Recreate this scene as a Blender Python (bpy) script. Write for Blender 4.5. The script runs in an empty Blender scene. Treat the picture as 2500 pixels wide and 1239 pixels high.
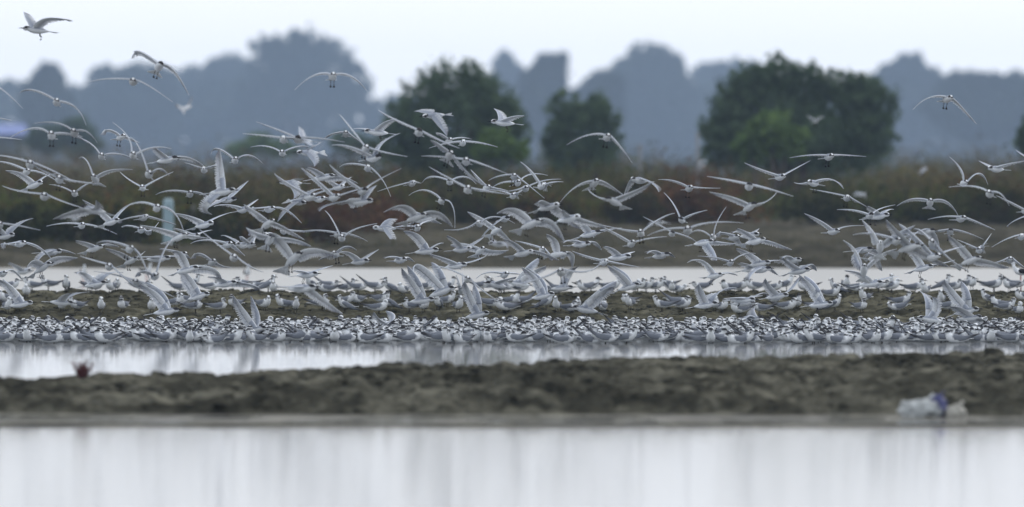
import bpy, math
import numpy as np
from mathutils import Vector

# ------------------------------------------------------------------ camera, sky, sun, exposure
SC = bpy.context.scene
COL = SC.collection
CAM_H = 1.95            # camera height above the ponds (m)
FPX = 21277.0           # focal length in pixels of a 2500 px wide frame
HORIZON = 420.0         # row of the horizon in that frame

cam_data = bpy.data.cameras.new("camera")
cam = bpy.data.objects.new("camera", cam_data)
COL.objects.link(cam)
cam.location = (0, 0, CAM_H)
cam.rotation_euler = (math.radians(90), 0, 0)
cam_data.sensor_width = 36.0
cam_data.lens = 36.0 * FPX / 2500.0
cam_data.shift_y = -(619.5 - HORIZON) / 2500.0
cam_data.clip_start = 0.5
cam_data.clip_end = 6000
cam_data.dof.use_dof = True
cam_data.dof.focus_distance = 105.0
cam_data.dof.aperture_fstop = 2.05
SC.camera = cam

SUN_EL, SUN_AZ = math.radians(36), math.radians(28)     # evening sun behind the cloud, beyond the trees
world = bpy.data.worlds.new("World")
SC.world = world
world.use_nodes = True
nt = world.node_tree
bg = nt.nodes["Background"]
sky = nt.nodes.new("ShaderNodeTexSky")
sky.sky_type = 'NISHITA'
sky.sun_disc = False
sky.sun_elevation = SUN_EL
sky.sun_rotation = SUN_AZ
sky.air_density = 1.0
sky.dust_density = 3.0
hs = nt.nodes.new("ShaderNodeHueSaturation")
hs.inputs["Saturation"].default_value = 0.25
mixw = nt.nodes.new("ShaderNodeMix")
mixw.data_type = 'RGBA'
mixw.inputs["Factor"].default_value = 0.9
mixw.inputs["B"].default_value = (10.7, 10.95, 11.4, 1)        # the even cloud deck
nt.links.new(sky.outputs["Color"], hs.inputs["Color"])
nt.links.new(hs.outputs["Color"], mixw.inputs["A"])
nt.links.new(mixw.outputs["Result"], bg.inputs["Color"])
bg.inputs["Strength"].default_value = 0.105

sun_data = bpy.data.lights.new("sun", 'SUN')
sun_data.energy = 1.5
sun_data.angle = math.radians(20)
sun_data.color = (1.0, 0.93, 0.86)
sun = bpy.data.objects.new("sun", sun_data)
COL.objects.link(sun)
sd = Vector((math.sin(SUN_AZ) * math.cos(SUN_EL), math.cos(SUN_AZ) * math.cos(SUN_EL), math.sin(SUN_EL)))
sun.rotation_euler = sd.to_track_quat('Z', 'Y').to_euler()

SC.render.engine = 'CYCLES'
SC.cycles.use_denoising = True
SC.cycles.max_bounces = 6
SC.cycles.volume_bounces = 1
SC.view_settings.view_transform = 'Standard'
SC.view_settings.look = 'None'
SC.view_settings.exposure = 0.1
SC.view_settings.gamma = 1.0
SC.view_settings.use_curve_mapping = False

# ------------------------------------------------------------------ helpers
rng = np.random.default_rng(7)


def at(px, py, d):
    """The point at distance d that stands at pixel (px, py) of the photograph."""
    return np.array([(px - 1250.0) * d / FPX, d, CAM_H - (py - HORIZON) * d / FPX])


def hash2(ix, iy, seed):
    h = (ix.astype(np.int64) * 374761393 + iy.astype(np.int64) * 668265263 + seed * 974634777) & 0x7FFFFFFF
    h = ((h ^ (h >> 13)) * 1274126177) & 0x7FFFFFFF
    return ((h ^ (h >> 16)) & 0xFFFFFF) / float(0xFFFFFF) * 2 - 1


def vnoise(x, y, seed=0):
    x = np.asarray(x, float); y = np.asarray(y, float)
    ix = np.floor(x); iy = np.floor(y)
    fx = x - ix; fy = y - iy
    ux = fx * fx * fx * (fx * (fx * 6 - 15) + 10); uy = fy * fy * fy * (fy * (fy * 6 - 15) + 10)
    a = hash2(ix, iy, seed); b = hash2(ix + 1, iy, seed)
    c = hash2(ix, iy + 1, seed); d = hash2(ix + 1, iy + 1, seed)
    return (a * (1 - ux) + b * ux) * (1 - uy) + (c * (1 - ux) + d * ux) * uy


def fbm(x, y, octs=4, seed=0, billow=False):
    s = 0; a = 1.0; t = 0
    for o in range(octs):
        n = vnoise(x * 2 ** o + 17.3 * o, y * 2 ** o - 9.1 * o, seed + o)
        if billow:
            n = 3.0 * np.abs(n) - 1
        s = s + a * n; t += a; a *= 0.5
    return s / t


def smooth(t):
    t = np.clip(t, 0, 1)
    return t * t * (3 - 2 * t)


def link(name, mesh, mat=None, parent=None, label=None, cat=None, group=None, kind=None):
    o = bpy.data.objects.new(name, mesh)
    COL.objects.link(o)
    if mat is not None and mesh is not None and not mesh.materials:
        mesh.materials.append(mat)
    if parent is not None:
        o.parent = parent
    for k, v in (("label", label), ("category", cat), ("group", group), ("kind", kind)):
        if v:
            o[k] = v
    return o


def make_mesh(name, verts, faces, colors=None, flat=False):
    me = bpy.data.meshes.new(name)
    me.from_pydata([tuple(map(float, v)) for v in verts], [], faces)
    if colors is not None:
        ca = me.color_attributes.new("tint", 'FLOAT_COLOR', 'POINT')
        c = np.ones((len(verts), 4)); c[:, :3] = np.asarray(colors)
        ca.data.foreach_set("color", c.ravel())
    if not flat:
        me.polygons.foreach_set("use_smooth", [True] * len(me.polygons))
    me.update()
    return me


def quads_mesh(name, V, colors, nper=4, smooth_it=False):
    """V: (N*nper,3) points, nper per face."""
    n = len(V) // nper
    me = bpy.data.meshes.new(name)
    me.vertices.add(len(V)); me.vertices.foreach_set("co", np.asarray(V, np.float32).ravel())
    me.loops.add(n * nper); me.loops.foreach_set("vertex_index", np.arange(n * nper, dtype=np.int32))
    me.polygons.add(n)
    me.polygons.foreach_set("loop_start", np.arange(n, dtype=np.int32) * nper)
    me.polygons.foreach_set("loop_total", np.full(n, nper, np.int32))
    c = np.ones((len(V), 4), np.float32); c[:, :3] = np.repeat(colors, nper, axis=0)
    ca = me.color_attributes.new("tint", 'FLOAT_COLOR', 'POINT')
    ca.data.foreach_set("color", c.ravel())
    me.update(calc_edges=True)
    me.validate()
    return me


def grid_mesh(name, X, Y, Z):
    ny, nx = X.shape
    V = np.stack([X, Y, Z], -1).reshape(-1, 3).astype(np.float32)
    i = np.arange(ny * nx).reshape(ny, nx)
    F = np.stack([i[:-1, :-1], i[:-1, 1:], i[1:, 1:], i[1:, :-1]], -1).reshape(-1, 4).astype(np.int32)
    me = bpy.data.meshes.new(name)
    me.vertices.add(len(V)); me.vertices.foreach_set("co", V.ravel())
    me.loops.add(F.size); me.loops.foreach_set("vertex_index", F.ravel())
    me.polygons.add(len(F))
    me.polygons.foreach_set("loop_start", np.arange(len(F), dtype=np.int32) * 4)
    me.polygons.foreach_set("loop_total", np.full(len(F), 4, np.int32))
    me.polygons.foreach_set("use_smooth", np.ones(len(F), bool))
    me.update(calc_edges=True)
    return me


# ------------------------------------------------------------------ materials
def new_mat(name):
    m = bpy.data.materials.new(name)
    m.use_nodes = True
    n = m.node_tree.nodes
    return m, n, m.node_tree.links, n["Principled BSDF"]


def mud_material(name, dark, mid, light, scale, bump, rough=0.75):
    m, n, l, p = new_mat(name)
    tc = n.new("ShaderNodeTexCoord")
    a = n.new("ShaderNodeTexNoise"); a.inputs["Scale"].default_value = scale; a.inputs["Detail"].default_value = 8
    a.inputs["Roughness"].default_value = 0.65
    b = n.new("ShaderNodeTexNoise"); b.inputs["Scale"].default_value = scale * 0.17; b.inputs["Detail"].default_value = 4
    mx = n.new("ShaderNodeMath"); mx.operation = 'MULTIPLY_ADD'
    mx.inputs[1].default_value = 0.55
    mb = n.new("ShaderNodeMath"); mb.operation = 'MULTIPLY'; mb.inputs[1].default_value = 0.45
    r = n.new("ShaderNodeValToRGB")
    r.color_ramp.elements[0].position = 0.38; r.color_ramp.elements[0].color = (*dark, 1)
    r.color_ramp.elements[1].position = 0.64; r.color_ramp.elements[1].color = (*light, 1)
    e = r.color_ramp.elements.new(0.5); e.color = (*mid, 1)
    bp = n.new("ShaderNodeBump"); bp.inputs["Strength"].default_value = 1.0; bp.inputs["Distance"].default_value = bump
    l.new(tc.outputs["Object"], a.inputs["Vector"]); l.new(tc.outputs["Object"], b.inputs["Vector"])
    l.new(b.outputs["Fac"], mb.inputs[0])
    l.new(a.outputs["Fac"], mx.inputs[0]); l.new(mb.outputs[0], mx.inputs[2])
    l.new(mx.outputs[0], r.inputs["Fac"]); l.new(r.outputs["Color"], p.inputs["Base Color"])
    l.new(a.outputs["Fac"], bp.inputs["Height"]); l.new(bp.outputs["Normal"], p.inputs["Normal"])
    ge = n.new("ShaderNodeNewGeometry"); sz = n.new("ShaderNodeSeparateXYZ")           # wet sheen where the mud lies at water level
    wr = n.new("ShaderNodeMapRange"); ws = n.new("ShaderNodeMapRange")
    for q_, a_, b_ in ((wr, 0.42, 0.9), (ws, 0.06, 0.0)):
        q_.inputs["From Min"].default_value = 0.002; q_.inputs["From Max"].default_value = 0.018
        q_.inputs["To Min"].default_value = a_; q_.inputs["To Max"].default_value = b_
        l.new(sz.outputs["Z"], q_.inputs["Value"])
    l.new(ge.outputs["Position"], sz.inputs["Vector"])
    l.new(wr.outputs["Result"], p.inputs["Roughness"]); l.new(ws.outputs["Result"], p.inputs["Specular IOR Level"])
    return m


M_MUD_NEAR = mud_material("mud_near", (0.011, 0.011, 0.008), (0.05, 0.0495, 0.039), (0.15, 0.148, 0.12), 4.5, 0.05)
M_MUD_MID = mud_material("mud_islet", (0.015, 0.0147, 0.010), (0.055, 0.0535, 0.038), (0.14, 0.135, 0.1), 4.5, 0.05)
M_MUD_FAR = mud_material("mud_far", (0.02, 0.0193, 0.0135), (0.052, 0.049, 0.037), (0.098, 0.091, 0.07), 1.6, 0.05)
M_GROUND = mud_material("marsh_soil", (0.018, 0.018, 0.011), (0.03, 0.028, 0.018), (0.045, 0.04, 0.026), 0.7, 0.05)

M_WATER, n, l, p = new_mat("pond_water")
p.inputs["Base Color"].default_value = (0.1, 0.102, 0.095, 1)
sx = n.new("ShaderNodeSeparateXYZ"); rr_ = n.new("ShaderNodeMapRange")      # the far pond is ruffled by the breeze
rr_.inputs["From Min"].default_value = 104; rr_.inputs["From Max"].default_value = 128
rr_.inputs["To Min"].default_value = 0.066; rr_.inputs["To Max"].default_value = 0.28
rn_ = n.new("ShaderNodeMapRange"); rm_ = n.new("ShaderNodeMath"); rm_.operation = 'MAXIMUM'
rn_.inputs["From Min"].default_value = 68; rn_.inputs["From Max"].default_value = 84
rn_.inputs["To Min"].default_value = 0.092; rn_.inputs["To Max"].default_value = 0.066
l.new(sx.outputs["Y"], rr_.inputs["Value"]); l.new(sx.outputs["Y"], rn_.inputs["Value"])
l.new(rr_.outputs["Result"], rm_.inputs[0]); l.new(rn_.outputs["Result"], rm_.inputs[1]); l.new(rm_.outputs[0], p.inputs["Roughness"])
p.inputs["IOR"].default_value = 1.45
tc = n.new("ShaderNodeTexCoord")
mp = n.new("ShaderNodeMapping"); mp.inputs["Scale"].default_value = (1.0, 0.55, 1.0)
w1 = n.new("ShaderNodeTexNoise"); w1.inputs["Scale"].default_value = 2.2; w1.inputs["Detail"].default_value = 3
w2 = n.new("ShaderNodeTexNoise"); w2.inputs["Scale"].default_value = 11.0; w2.inputs["Detail"].default_value = 2
b1 = n.new("ShaderNodeBump"); b1.inputs["Strength"].default_value = 1; b1.inputs["Distance"].default_value = 0.0010
b2 = n.new("ShaderNodeBump"); b2.inputs["Strength"].default_value = 1; b2.inputs["Distance"].default_value = 0.00035
l.new(tc.outputs["Object"], mp.inputs["Vector"]); l.new(tc.outputs["Object"], sx.inputs["Vector"])
l.new(mp.outputs["Vector"], w1.inputs["Vector"]); l.new(mp.outputs["Vector"], w2.inputs["Vector"])
l.new(w1.outputs["Fac"], b1.inputs["Height"]); l.new(w2.outputs["Fac"], b2.inputs["Height"])
l.new(b1.outputs["Normal"], b2.inputs["Normal"]); l.new(b2.outputs["Normal"], p.inputs["Normal"])


def tint_material(name, rough=0.7, translucent=0.0, noise=0.0, scale=40.0, spec=0.2):
    m, n, l, p = new_mat(name)
    at_ = n.new("ShaderNodeAttribute"); at_.attribute_name = "tint"
    src = at_.outputs["Color"]
    if noise:
        tc = n.new("ShaderNodeTexCoord")
        nz = n.new("ShaderNodeTexNoise"); nz.inputs["Scale"].default_value = scale; nz.inputs["Detail"].default_value = 3
        mr = n.new("ShaderNodeMapRange")
        mr.inputs["From Min"].default_value = 0.3; mr.inputs["From Max"].default_value = 0.7
        mr.inputs["To Min"].default_value = 1 - noise; mr.inputs["To Max"].default_value = 1 + noise * 0.4
        mx = n.new("ShaderNodeMix"); mx.data_type = 'RGBA'; mx.blend_type = 'MULTIPLY'; mx.inputs["Factor"].default_value = 1
        l.new(tc.outputs["Object"], nz.inputs["Vector"]); l.new(nz.outputs["Fac"], mr.inputs["Value"])
        l.new(at_.outputs["Color"], mx.inputs["A"]); l.new(mr.outputs["Result"], mx.inputs["B"])
        src = mx.outputs["Result"]
    l.new(src, p.inputs["Base Color"])
    p.inputs["Roughness"].default_value = rough
    p.inputs["Specular IOR Level"].default_value = spec
    if translucent:
        tr = n.new("ShaderNodeBsdfTranslucent")
        ms = n.new("ShaderNodeMixShader"); ms.inputs["Fac"].default_value = translucent
        l.new(src, tr.inputs["Color"])
        l.new(p.outputs["BSDF"], ms.inputs[1]); l.new(tr.outputs["BSDF"], ms.inputs[2])
        l.new(ms.outputs["Shader"], n["Material Output"].inputs["Surface"])
    return m


M_LEAF = tint_material("foliage", 0.8, 0.3, spec=0.04)
M_BARK = tint_material("bark", 0.85, noise=0.4, scale=8)
M_BIRD = tint_material("plumage", 0.75, 0.22, noise=0.08, scale=30.0, spec=0.15)
M_BAG = tint_material("plastic_film", 0.35, 0.0, noise=0.25, scale=14.0, spec=0.5)
M_WOOD = tint_material("weathered_wood", 0.8, noise=0.4, scale=9.0)
M_PAINT = tint_material("weathered_paint", 0.6, noise=0.25, scale=6.0)

# ------------------------------------------------------------------ the setting: ground, water, mud banks
gx = np.array([-2500, -600, -120, -40, 0, 40, 120, 600, 2500.0])
gy = np.array([-60, 0, 60, 120, 180, 231, 234, 300, 500, 1000, 1700, 2500.0])
gz = np.array([-0.5, -0.5, -0.5, -0.5, -0.5, -0.5, 0.62, 0.68, 0.72, 0.72, 0.72, 0.72])
GX, GY = np.meshgrid(gx, gy)
link("ground", grid_mesh("ground", GX, GY, np.repeat(gz[:, None], len(gx), 1)), M_GROUND, kind="structure")
wx = np.array([-2500, -300, -60, 0, 60, 300, 2500.0]); wy = np.array([-60, 0, 60, 120, 180, 231.0])
WX, WY = np.meshgrid(wx, wy)
link("water", grid_mesh("water", WX, WY, WX * 0), M_WATER, kind="structure")


def near_bank_z(X, Y):
    px = X / Y * FPX + 1250
    crest_y = np.interp(px, [-600, 0, 400, 1000, 1400, 1800, 2500, 3100], [950, 943, 932, 905, 893, 886, 871, 866])
    dc = np.interp(px, [0, 2500], [74.0, 80.0])
    zc = CAM_H - (crest_y - HORIZON) * dc / FPX
    wob = 0.5 * vnoise(X * 0.7, X * 0 + 3.3, 5) + 0.25 * vnoise(X * 2.3, X * 0 + 1.3, 6)
    t = (Y - 69.4 - wob) / (dc - 69.4)
    z = np.where(t < 0, 0.0, zc * np.clip(t, 0, 1) ** 0.55)
    back = (Y - dc) / 5.0
    z = np.where(back > 0, zc - (zc + 0.35) * smooth(back), z)
    lip = 0.02 * np.exp(-((Y - 66.75 - 0.25 * wob) / 0.4) ** 2)
    shelf = np.where(Y < 66.7, -0.35 * smooth((66.7 - Y) / 2.5), -0.001 - 0.3 * smooth((Y - 70.6) / 6.0))
    flat = shelf + lip + 0.008 * fbm(X * 2.2, Y * 1.1, 4, 11)
    m = smooth(t * 14 + 0.3)
    clod = 1.25 * np.tanh(1.5 * fbm(X * 3.0 + 0.3 * fbm(X, Y, 2, 3), Y * 2.4, 4, 21, billow=True)) + 0.3 * fbm(X * 9, Y * 7, 3, 22, billow=True)
    big = fbm(X * 0.9, Y * 0.7, 3, 31)
    z = np.where(t > -0.05, z + m * (0.05 * clod + 0.04 * big * np.clip(t * 3, 0, 1)), z)
    w2 = 0.35 * vnoise(X * 1.7, X * 0 + 9.3, 15) + 0.2 * vnoise(X * 5.3, X * 0 + 4.1, 16)
    step = 0.05 * smooth((Y - 70.35 - w2) / 0.14) + 0.035 * smooth((Y - 72.4 - 2 * w2) / 0.16) - 0.03 * smooth((Y - 70.0) / 3.0) - 0.045 * smooth((Y - 72.6) / 3.0)
    z = np.where(t > -0.05, np.maximum(z + step * (back < 0), flat), z)
    return np.where(t > -0.05, np.maximum(z, flat) * m + flat * (1 - m), flat)


X, Y = np.meshgrid(np.arange(-9, 9.01, 0.036), np.concatenate([np.arange(63.5, 66.3, 0.2), np.arange(66.3, 72.5, 0.045), np.arange(72.5, 81.5, 0.085), np.arange(81.5, 87, 0.3)]))
link("near_mud_bank", grid_mesh("near_mud_bank", X, Y, near_bank_z(X, Y)), M_MUD_NEAR, kind="structure")


def islet_z(X, Y):
    wob = 0.5 * vnoise(X * 0.5, X * 0 + 7.7, 8)
    front, crest = 112.6 + wob, 120.0
    zc = 0.285 + 0.02 * fbm(X * 0.35, X * 0, 3, 44)
    t = (Y - front) / (crest - front)
    z = np.where(t < 0, -0.4 * smooth(-t * 4), zc * np.clip(t, 0, 1) ** 0.7)
    back = (Y - crest) / 7.0
    z = np.where(back > 0, zc - (zc + 0.4) * smooth(back), z)
    m = smooth(t * 6 + 0.5) * (1 - smooth(back - 0.3))
    return z + m * (0.045 * np.tanh(1.3 * fbm(X * 2.8, Y * 2.0, 4, 51, billow=True)) + 0.014 * fbm(X * 6, Y * 5, 3, 52, billow=True) + 0.02 * fbm(X * 0.7, Y * 0.6, 3, 61))


X, Y = np.meshgrid(np.arange(-16, 16.01, 0.055), np.concatenate([np.arange(110, 112, 0.3), np.arange(112, 121.5, 0.09), np.arange(121.5, 130, 0.4)]))
link("mud_islet", grid_mesh("mud_islet", X, Y, islet_z(X, Y)), M_MUD_MID, kind="structure")


def far_bank_z(X, Y):
    wob = 1.0 * vnoise(X * 0.18, X * 0 + 2.2, 9) + 0.4 * vnoise(X * 0.7, X * 0 + 5.1, 10)
    f = 176.6 + 0.6 * wob
    z1 = np.interp(Y - f, [-6, -0.5, 0, 1.2, 4, 7.5, 10, 14, 22, 32, 40, 52, 60, 66],
                   [-0.5, -0.3, 0.0, 0.13, 0.26, 0.345, 0.33, 0.27, 0.42, 0.6, 0.69, 0.69, 0.69, 0.40])
    m = smooth((Y - f) / 1.2 + 0.2)
    return z1 + m * (0.075 * fbm(X * 1.1, Y * 0.8, 4, 71, billow=True) + 0.06 * fbm(X * 0.22, Y * 0.15, 3, 81))


X, Y = np.meshgrid(np.arange(-40, 40.01, 0.13), np.concatenate([np.arange(170, 176, 0.6), np.arange(176, 192, 0.16), np.arange(192, 243, 0.45)]))
link("far_mud_bank", grid_mesh("far_mud_bank", X, Y, far_bank_z(X, Y)), M_MUD_FAR, kind="structure")


def clods(name, fn, n, x_r, y_r, size, mat, label, seed, keep):
    """Loose clods of dried mud, half sunk into the bank."""
    r = np.random.default_rng(seed)
    t = (1 + 5 ** 0.5) / 2
    iv = np.array([(-1, t, 0), (1, t, 0), (-1, -t, 0), (1, -t, 0), (0, -1, t), (0, 1, t), (0, -1, -t), (0, 1, -t), (t, 0, -1), (t, 0, 1), (-t, 0, -1), (-t, 0, 1)]) / 1.9
    it = np.array([(0, 11, 5), (0, 5, 1), (0, 1, 7), (0, 7, 10), (0, 10, 11), (1, 5, 9), (5, 11, 4), (11, 10, 2), (10, 7, 6), (7, 1, 8), (3, 9, 4), (3, 4, 2), (3, 2, 6), (3, 6, 8), (3, 8, 9), (4, 9, 5), (2, 4, 11), (6, 2, 10), (8, 6, 7), (9, 8, 1)], np.int32)
    x = r.uniform(*x_r, n); y = r.uniform(*y_r, n)
    k = keep(x, y) & (vnoise(x * 1.3, y * 0.8, seed) + 0.5 * vnoise(x * 5, y * 3, seed + 1) > r.uniform(-0.9, 0.5, n))
    x, y = x[k], y[k]; n = len(x); z = fn(x, y)
    sz = size[0] + (size[1] - size[0]) * r.random(n) ** 2.2
    V = iv[None] * (1 + r.uniform(-.3, .3, (n, 12, 1))) * (sz[:, None] * np.stack([r.uniform(.8, 1.6, n), r.uniform(.8, 1.3, n), r.uniform(.3, .6, n)], 1))[:, None, :]
    a = r.uniform(0, 6.28, n); ca_, sa_ = np.cos(a)[:, None], np.sin(a)[:, None]
    V = np.stack([V[..., 0] * ca_ - V[..., 1] * sa_ + x[:, None], V[..., 0] * sa_ + V[..., 1] * ca_ + y[:, None], V[..., 2] + z[:, None] + sz[:, None] * .12], -1).reshape(-1, 3)
    T = (it[None] + 12 * np.arange(n)[:, None, None]).reshape(-1, 3).astype(np.int32)
    me = bpy.data.meshes.new(name)
    me.vertices.add(len(V)); me.vertices.foreach_set("co", V.astype(np.float32).ravel())
    me.loops.add(T.size); me.loops.foreach_set("vertex_index", T.ravel())
    me.polygons.add(len(T)); me.polygons.foreach_set("loop_start", np.arange(len(T), dtype=np.int32) * 3); me.polygons.foreach_set("loop_total", np.full(len(T), 3, np.int32))
    me.update(calc_edges=True)
    link(name, me, mat, label=label, cat="clods", kind="stuff")


clods("mud_clods", near_bank_z, 9000, (-8, 8), (69.6, 80.5), (0.014, 0.055), M_MUD_NEAR, "loose clods of mud strewn over the near bank", 401, lambda x, y: near_bank_z(x, y) > 0.03)
clods("islet_clods", islet_z, 7000, (-10, 10), (113.2, 121), (0.012, 0.05), M_MUD_MID, "loose clods of mud strewn over the islet", 402, lambda x, y: islet_z(x, y) > 0.04)


def z1_of(fn, x, y):
    return float(fn(np.array([x]), np.array([y]))[0])


# ------------------------------------------------------------------ vegetation
def leaf_quads(C, size, r, flatten=1.0):
    """Random rhombic leaves of length size round the points C."""
    n = len(C)
    a = r.normal(size=(n, 3)); a /= np.linalg.norm(a, axis=1, keepdims=True)
    b = r.normal(size=(n, 3)); b -= a * (a * b).sum(1, keepdims=True); b /= np.linalg.norm(b, axis=1, keepdims=True)
    s = size * r.uniform(0.6, 1.4, (n, 1))
    a = a * s; b = b * s * r.uniform(0.4, 0.75, (n, 1)); a[:, 2] *= flatten
    return np.stack([C - a, C - b, C + a, C + b], 1).reshape(-1, 3)


def lobes_cloud(lobes, nclump, nleaf, leaf, r, clump=0.16, lo=0.45):
    """lobes: (cx,cy,cz,rx,ry,rz). Returns leaf centres and a 0..1 shade number for each clump."""
    vol = np.array([L[3] * L[5] for L in lobes]); pick = r.choice(len(lobes), nclump, p=vol / vol.sum())
    L = np.array(lobes)[pick]
    d = r.normal(size=(nclump, 3)); d /= np.linalg.norm(d, axis=1, keepdims=True)
    rad = r.uniform(lo, 1.0, (nclump, 1)) ** 0.6 * r.uniform(0.9, 1.1, (nclump, 1))
    c = L[:, :3] + d * rad * L[:, 3:6]
    rc = clump * (L[:, 3:4] + L[:, 5:6]) * 0.5 * r.uniform(0.6, 1.5, (nclump, 1))
    P = np.repeat(c, nleaf, 0) + r.normal(size=(nclump * nleaf, 3)) * np.repeat(rc, nleaf, 0) * 0.55
    return P, np.repeat(r.random(nclump), nleaf)


def tube(pts, radii, sides=6):
    V, F = [], []
    pts = [np.asarray(p_, float) for p_ in pts]
    for i, p_ in enumerate(pts):
        t = pts[min(i + 1, len(pts) - 1)] - pts[max(i - 1, 0)]
        t = t / (np.linalg.norm(t) + 1e-9)
        ref = np.array([0, 0, 1.0]) if abs(t[2]) < 0.9 else np.array([1.0, 0, 0])
        u = np.cross(t, ref); u /= np.linalg.norm(u); v = np.cross(t, u)
        for k in range(sides):
            a = 2 * math.pi * k / sides
            V.append(p_ + radii[i] * (math.cos(a) * u + math.sin(a) * v))
    for i in range(len(pts) - 1):
        for k in range(sides):
            F.append((i * sides + k, i * sides + (k + 1) % sides, (i + 1) * sides + (k + 1) % sides, (i + 1) * sides + k))
    F.append(tuple(range(sides))[::-1]); F.append(tuple(range((len(pts) - 1) * sides, len(pts) * sides)))
    return V, F


class Build:
    def __init__(self):
        self.V, self.F, self.C = [], [], []

    def add(self, V, F, col):
        o = len(self.V)
        self.V += list(V)
        self.F += [tuple(i + o for i in f) for f in F]
        col = np.asarray(col, float)
        self.C += [col] * len(V) if col.ndim == 1 else list(col)

    def mesh(self, name, flat=False):
        return make_mesh(name, self.V, self.F, self.C, flat)


def tree(name, lobes_px, d, ground_z, pal, label, cat, leaf, nclump, nleaf, seed, group=None, depth=0.9, trunks=3):
    """lobes_px: (px, py, rx, ry) crown lobes in photograph pixels, standing at distance d."""
    r = np.random.default_rng(seed)
    s = d / FPX
    lobes = []
    for (px, py, rx, ry) in lobes_px:
        c = at(px, py, d + r.uniform(-0.4, 0.4) * rx * s)
        lobes.append((c[0], c[1], c[2], rx * s, rx * s * depth, ry * s))
    base = np.array([np.mean([q[0] for q in lobes]), d, ground_z])
    root = link(name, None, label=label, cat=cat, group=group)
    root.location = base
    P, sh = lobes_cloud(lobes, int(nclump * 1.5), int(nleaf * 1.15), leaf, r, 0.17, 0.25)
    P = P[P[:, 2] > ground_z - 0.05]; sh = sh[:len(P)]
    n = len(P)
    pal = np.array(pal)
    k = np.clip(0.55 * sh + 0.45 * r.random(n), 0, 0.999) * (len(pal) - 1)
    i0 = k.astype(int); f = (k - i0)[:, None]
    colr = (pal[i0] * (1 - f) + pal[np.minimum(i0 + 1, len(pal) - 1)] * f) * r.uniform(0.75, 1.25, (n, 1))
    me = quads_mesh("crown", leaf_quads(P - base, leaf, r), colr)
    link("crown", me, M_LEAF, root)
    tb = Build()
    for j in range(trunks):
        L = lobes[j % len(lobes)]
        top = np.array(L[:3]) - base
        foot = np.array([top[0] * 0.25 + r.uniform(-0.1, 0.1), r.uniform(-0.1, 0.1), -0.15])
        m1 = foot * 0.6 + top * 0.4 + r.normal(size=3) * 0.05 * abs(top[2])
        hgt = abs(top[2]) + 0.3
        V, F = tube([foot, m1, top], [0.045 * hgt, 0.03 * hgt, 0.008 * hgt], 7)
        tb.add(V, F, (0.07, 0.055, 0.045))
    link("trunk", tb.mesh("trunk"), M_BARK, root)
    return root


# far hazy trees that stand out of the wood on the horizon
FAR = (0.018, 0.03, 0.02), (0.03, 0.045, 0.028), (0.045, 0.06, 0.035)
far_trees = [
    ([(655, 165, 62, 72), (735, 150, 85, 68), (805, 170, 60, 66), (865, 215, 45, 55), (720, 250, 130, 90)], "huge round-crowned hazy tree, tallest on the horizon"),
    ([(118, 200, 36, 40), (110, 260, 60, 60)], "small hazy tree bump on the horizon above the blue shed"),
    ([(560, 185, 60, 50), (480, 205, 70, 45), (520, 260, 110, 70)], "low hazy tree against the flank of the tallest horizon tree"),
    ([(270, 205, 60, 38), (350, 200, 70, 42), (310, 270, 120, 70)], "broad low hazy tree between the small bump and tall horizon trees"),
    ([(1345, 180, 45, 44), (1310, 210, 45, 44), (1330, 270, 75, 70)], "pointed hazy tree showing between the two nearer green trees"),
    ([(1235, 175, 30, 45), (1240, 240, 60, 70)], "narrow hazy tree peeping over the shoulder of the domed green tree"),
    ([(1575, 165, 55, 58), (1620, 185, 48, 66), (1545, 205, 60, 60), (1590, 270, 110, 85)], "tall domed hazy tree between the small and big green trees"),
    ([(1475, 215, 45, 38), (1450, 270, 70, 60)], "low hazy tree stepping up to the domed horizon tree"),
    ([(1740, 200, 60, 45), (1800, 190, 60, 45), (1750, 270, 100, 70)], "hazy tree peeping out behind the big dark green tree, toward the domed one"),
    ([(2225, 180, 42, 48), (2180, 205, 50, 46), (2270, 220, 45, 48), (2210, 270, 90, 70)], "hazy peaked tree beyond the big dark green tree, near the lone gliding tern"),
    ([(2350, 215, 60, 38), (2430, 222, 60, 36), (2500, 218, 55, 40), (2420, 280, 150, 60)], "long low hazy tree at the picture's right edge on the horizon"),
]
for i, (lob, lab) in enumerate(far_trees):
    rq = np.random.default_rng(700 + i)
    for (px, py, rx, ry) in list(lob):
        for j in range(9):
            a_ = rq.uniform(-0.15, math.pi + 0.15); q_ = rq.uniform(0.14, 0.3)
            lob.append((px + math.cos(a_) * rx * rq.uniform(.8, 1.0), py - math.sin(a_) * ry * rq.uniform(.8, 1.02), rx * q_, ry * q_ * 1.1))
    tree("horizon_tree", lob, (2060, 1700, 2330)[i % 3], 0.72, FAR, lab, "tree", 0.6, 620, 24, 100 + i, "hazy trees on the horizon", 0.7, 2)

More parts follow.
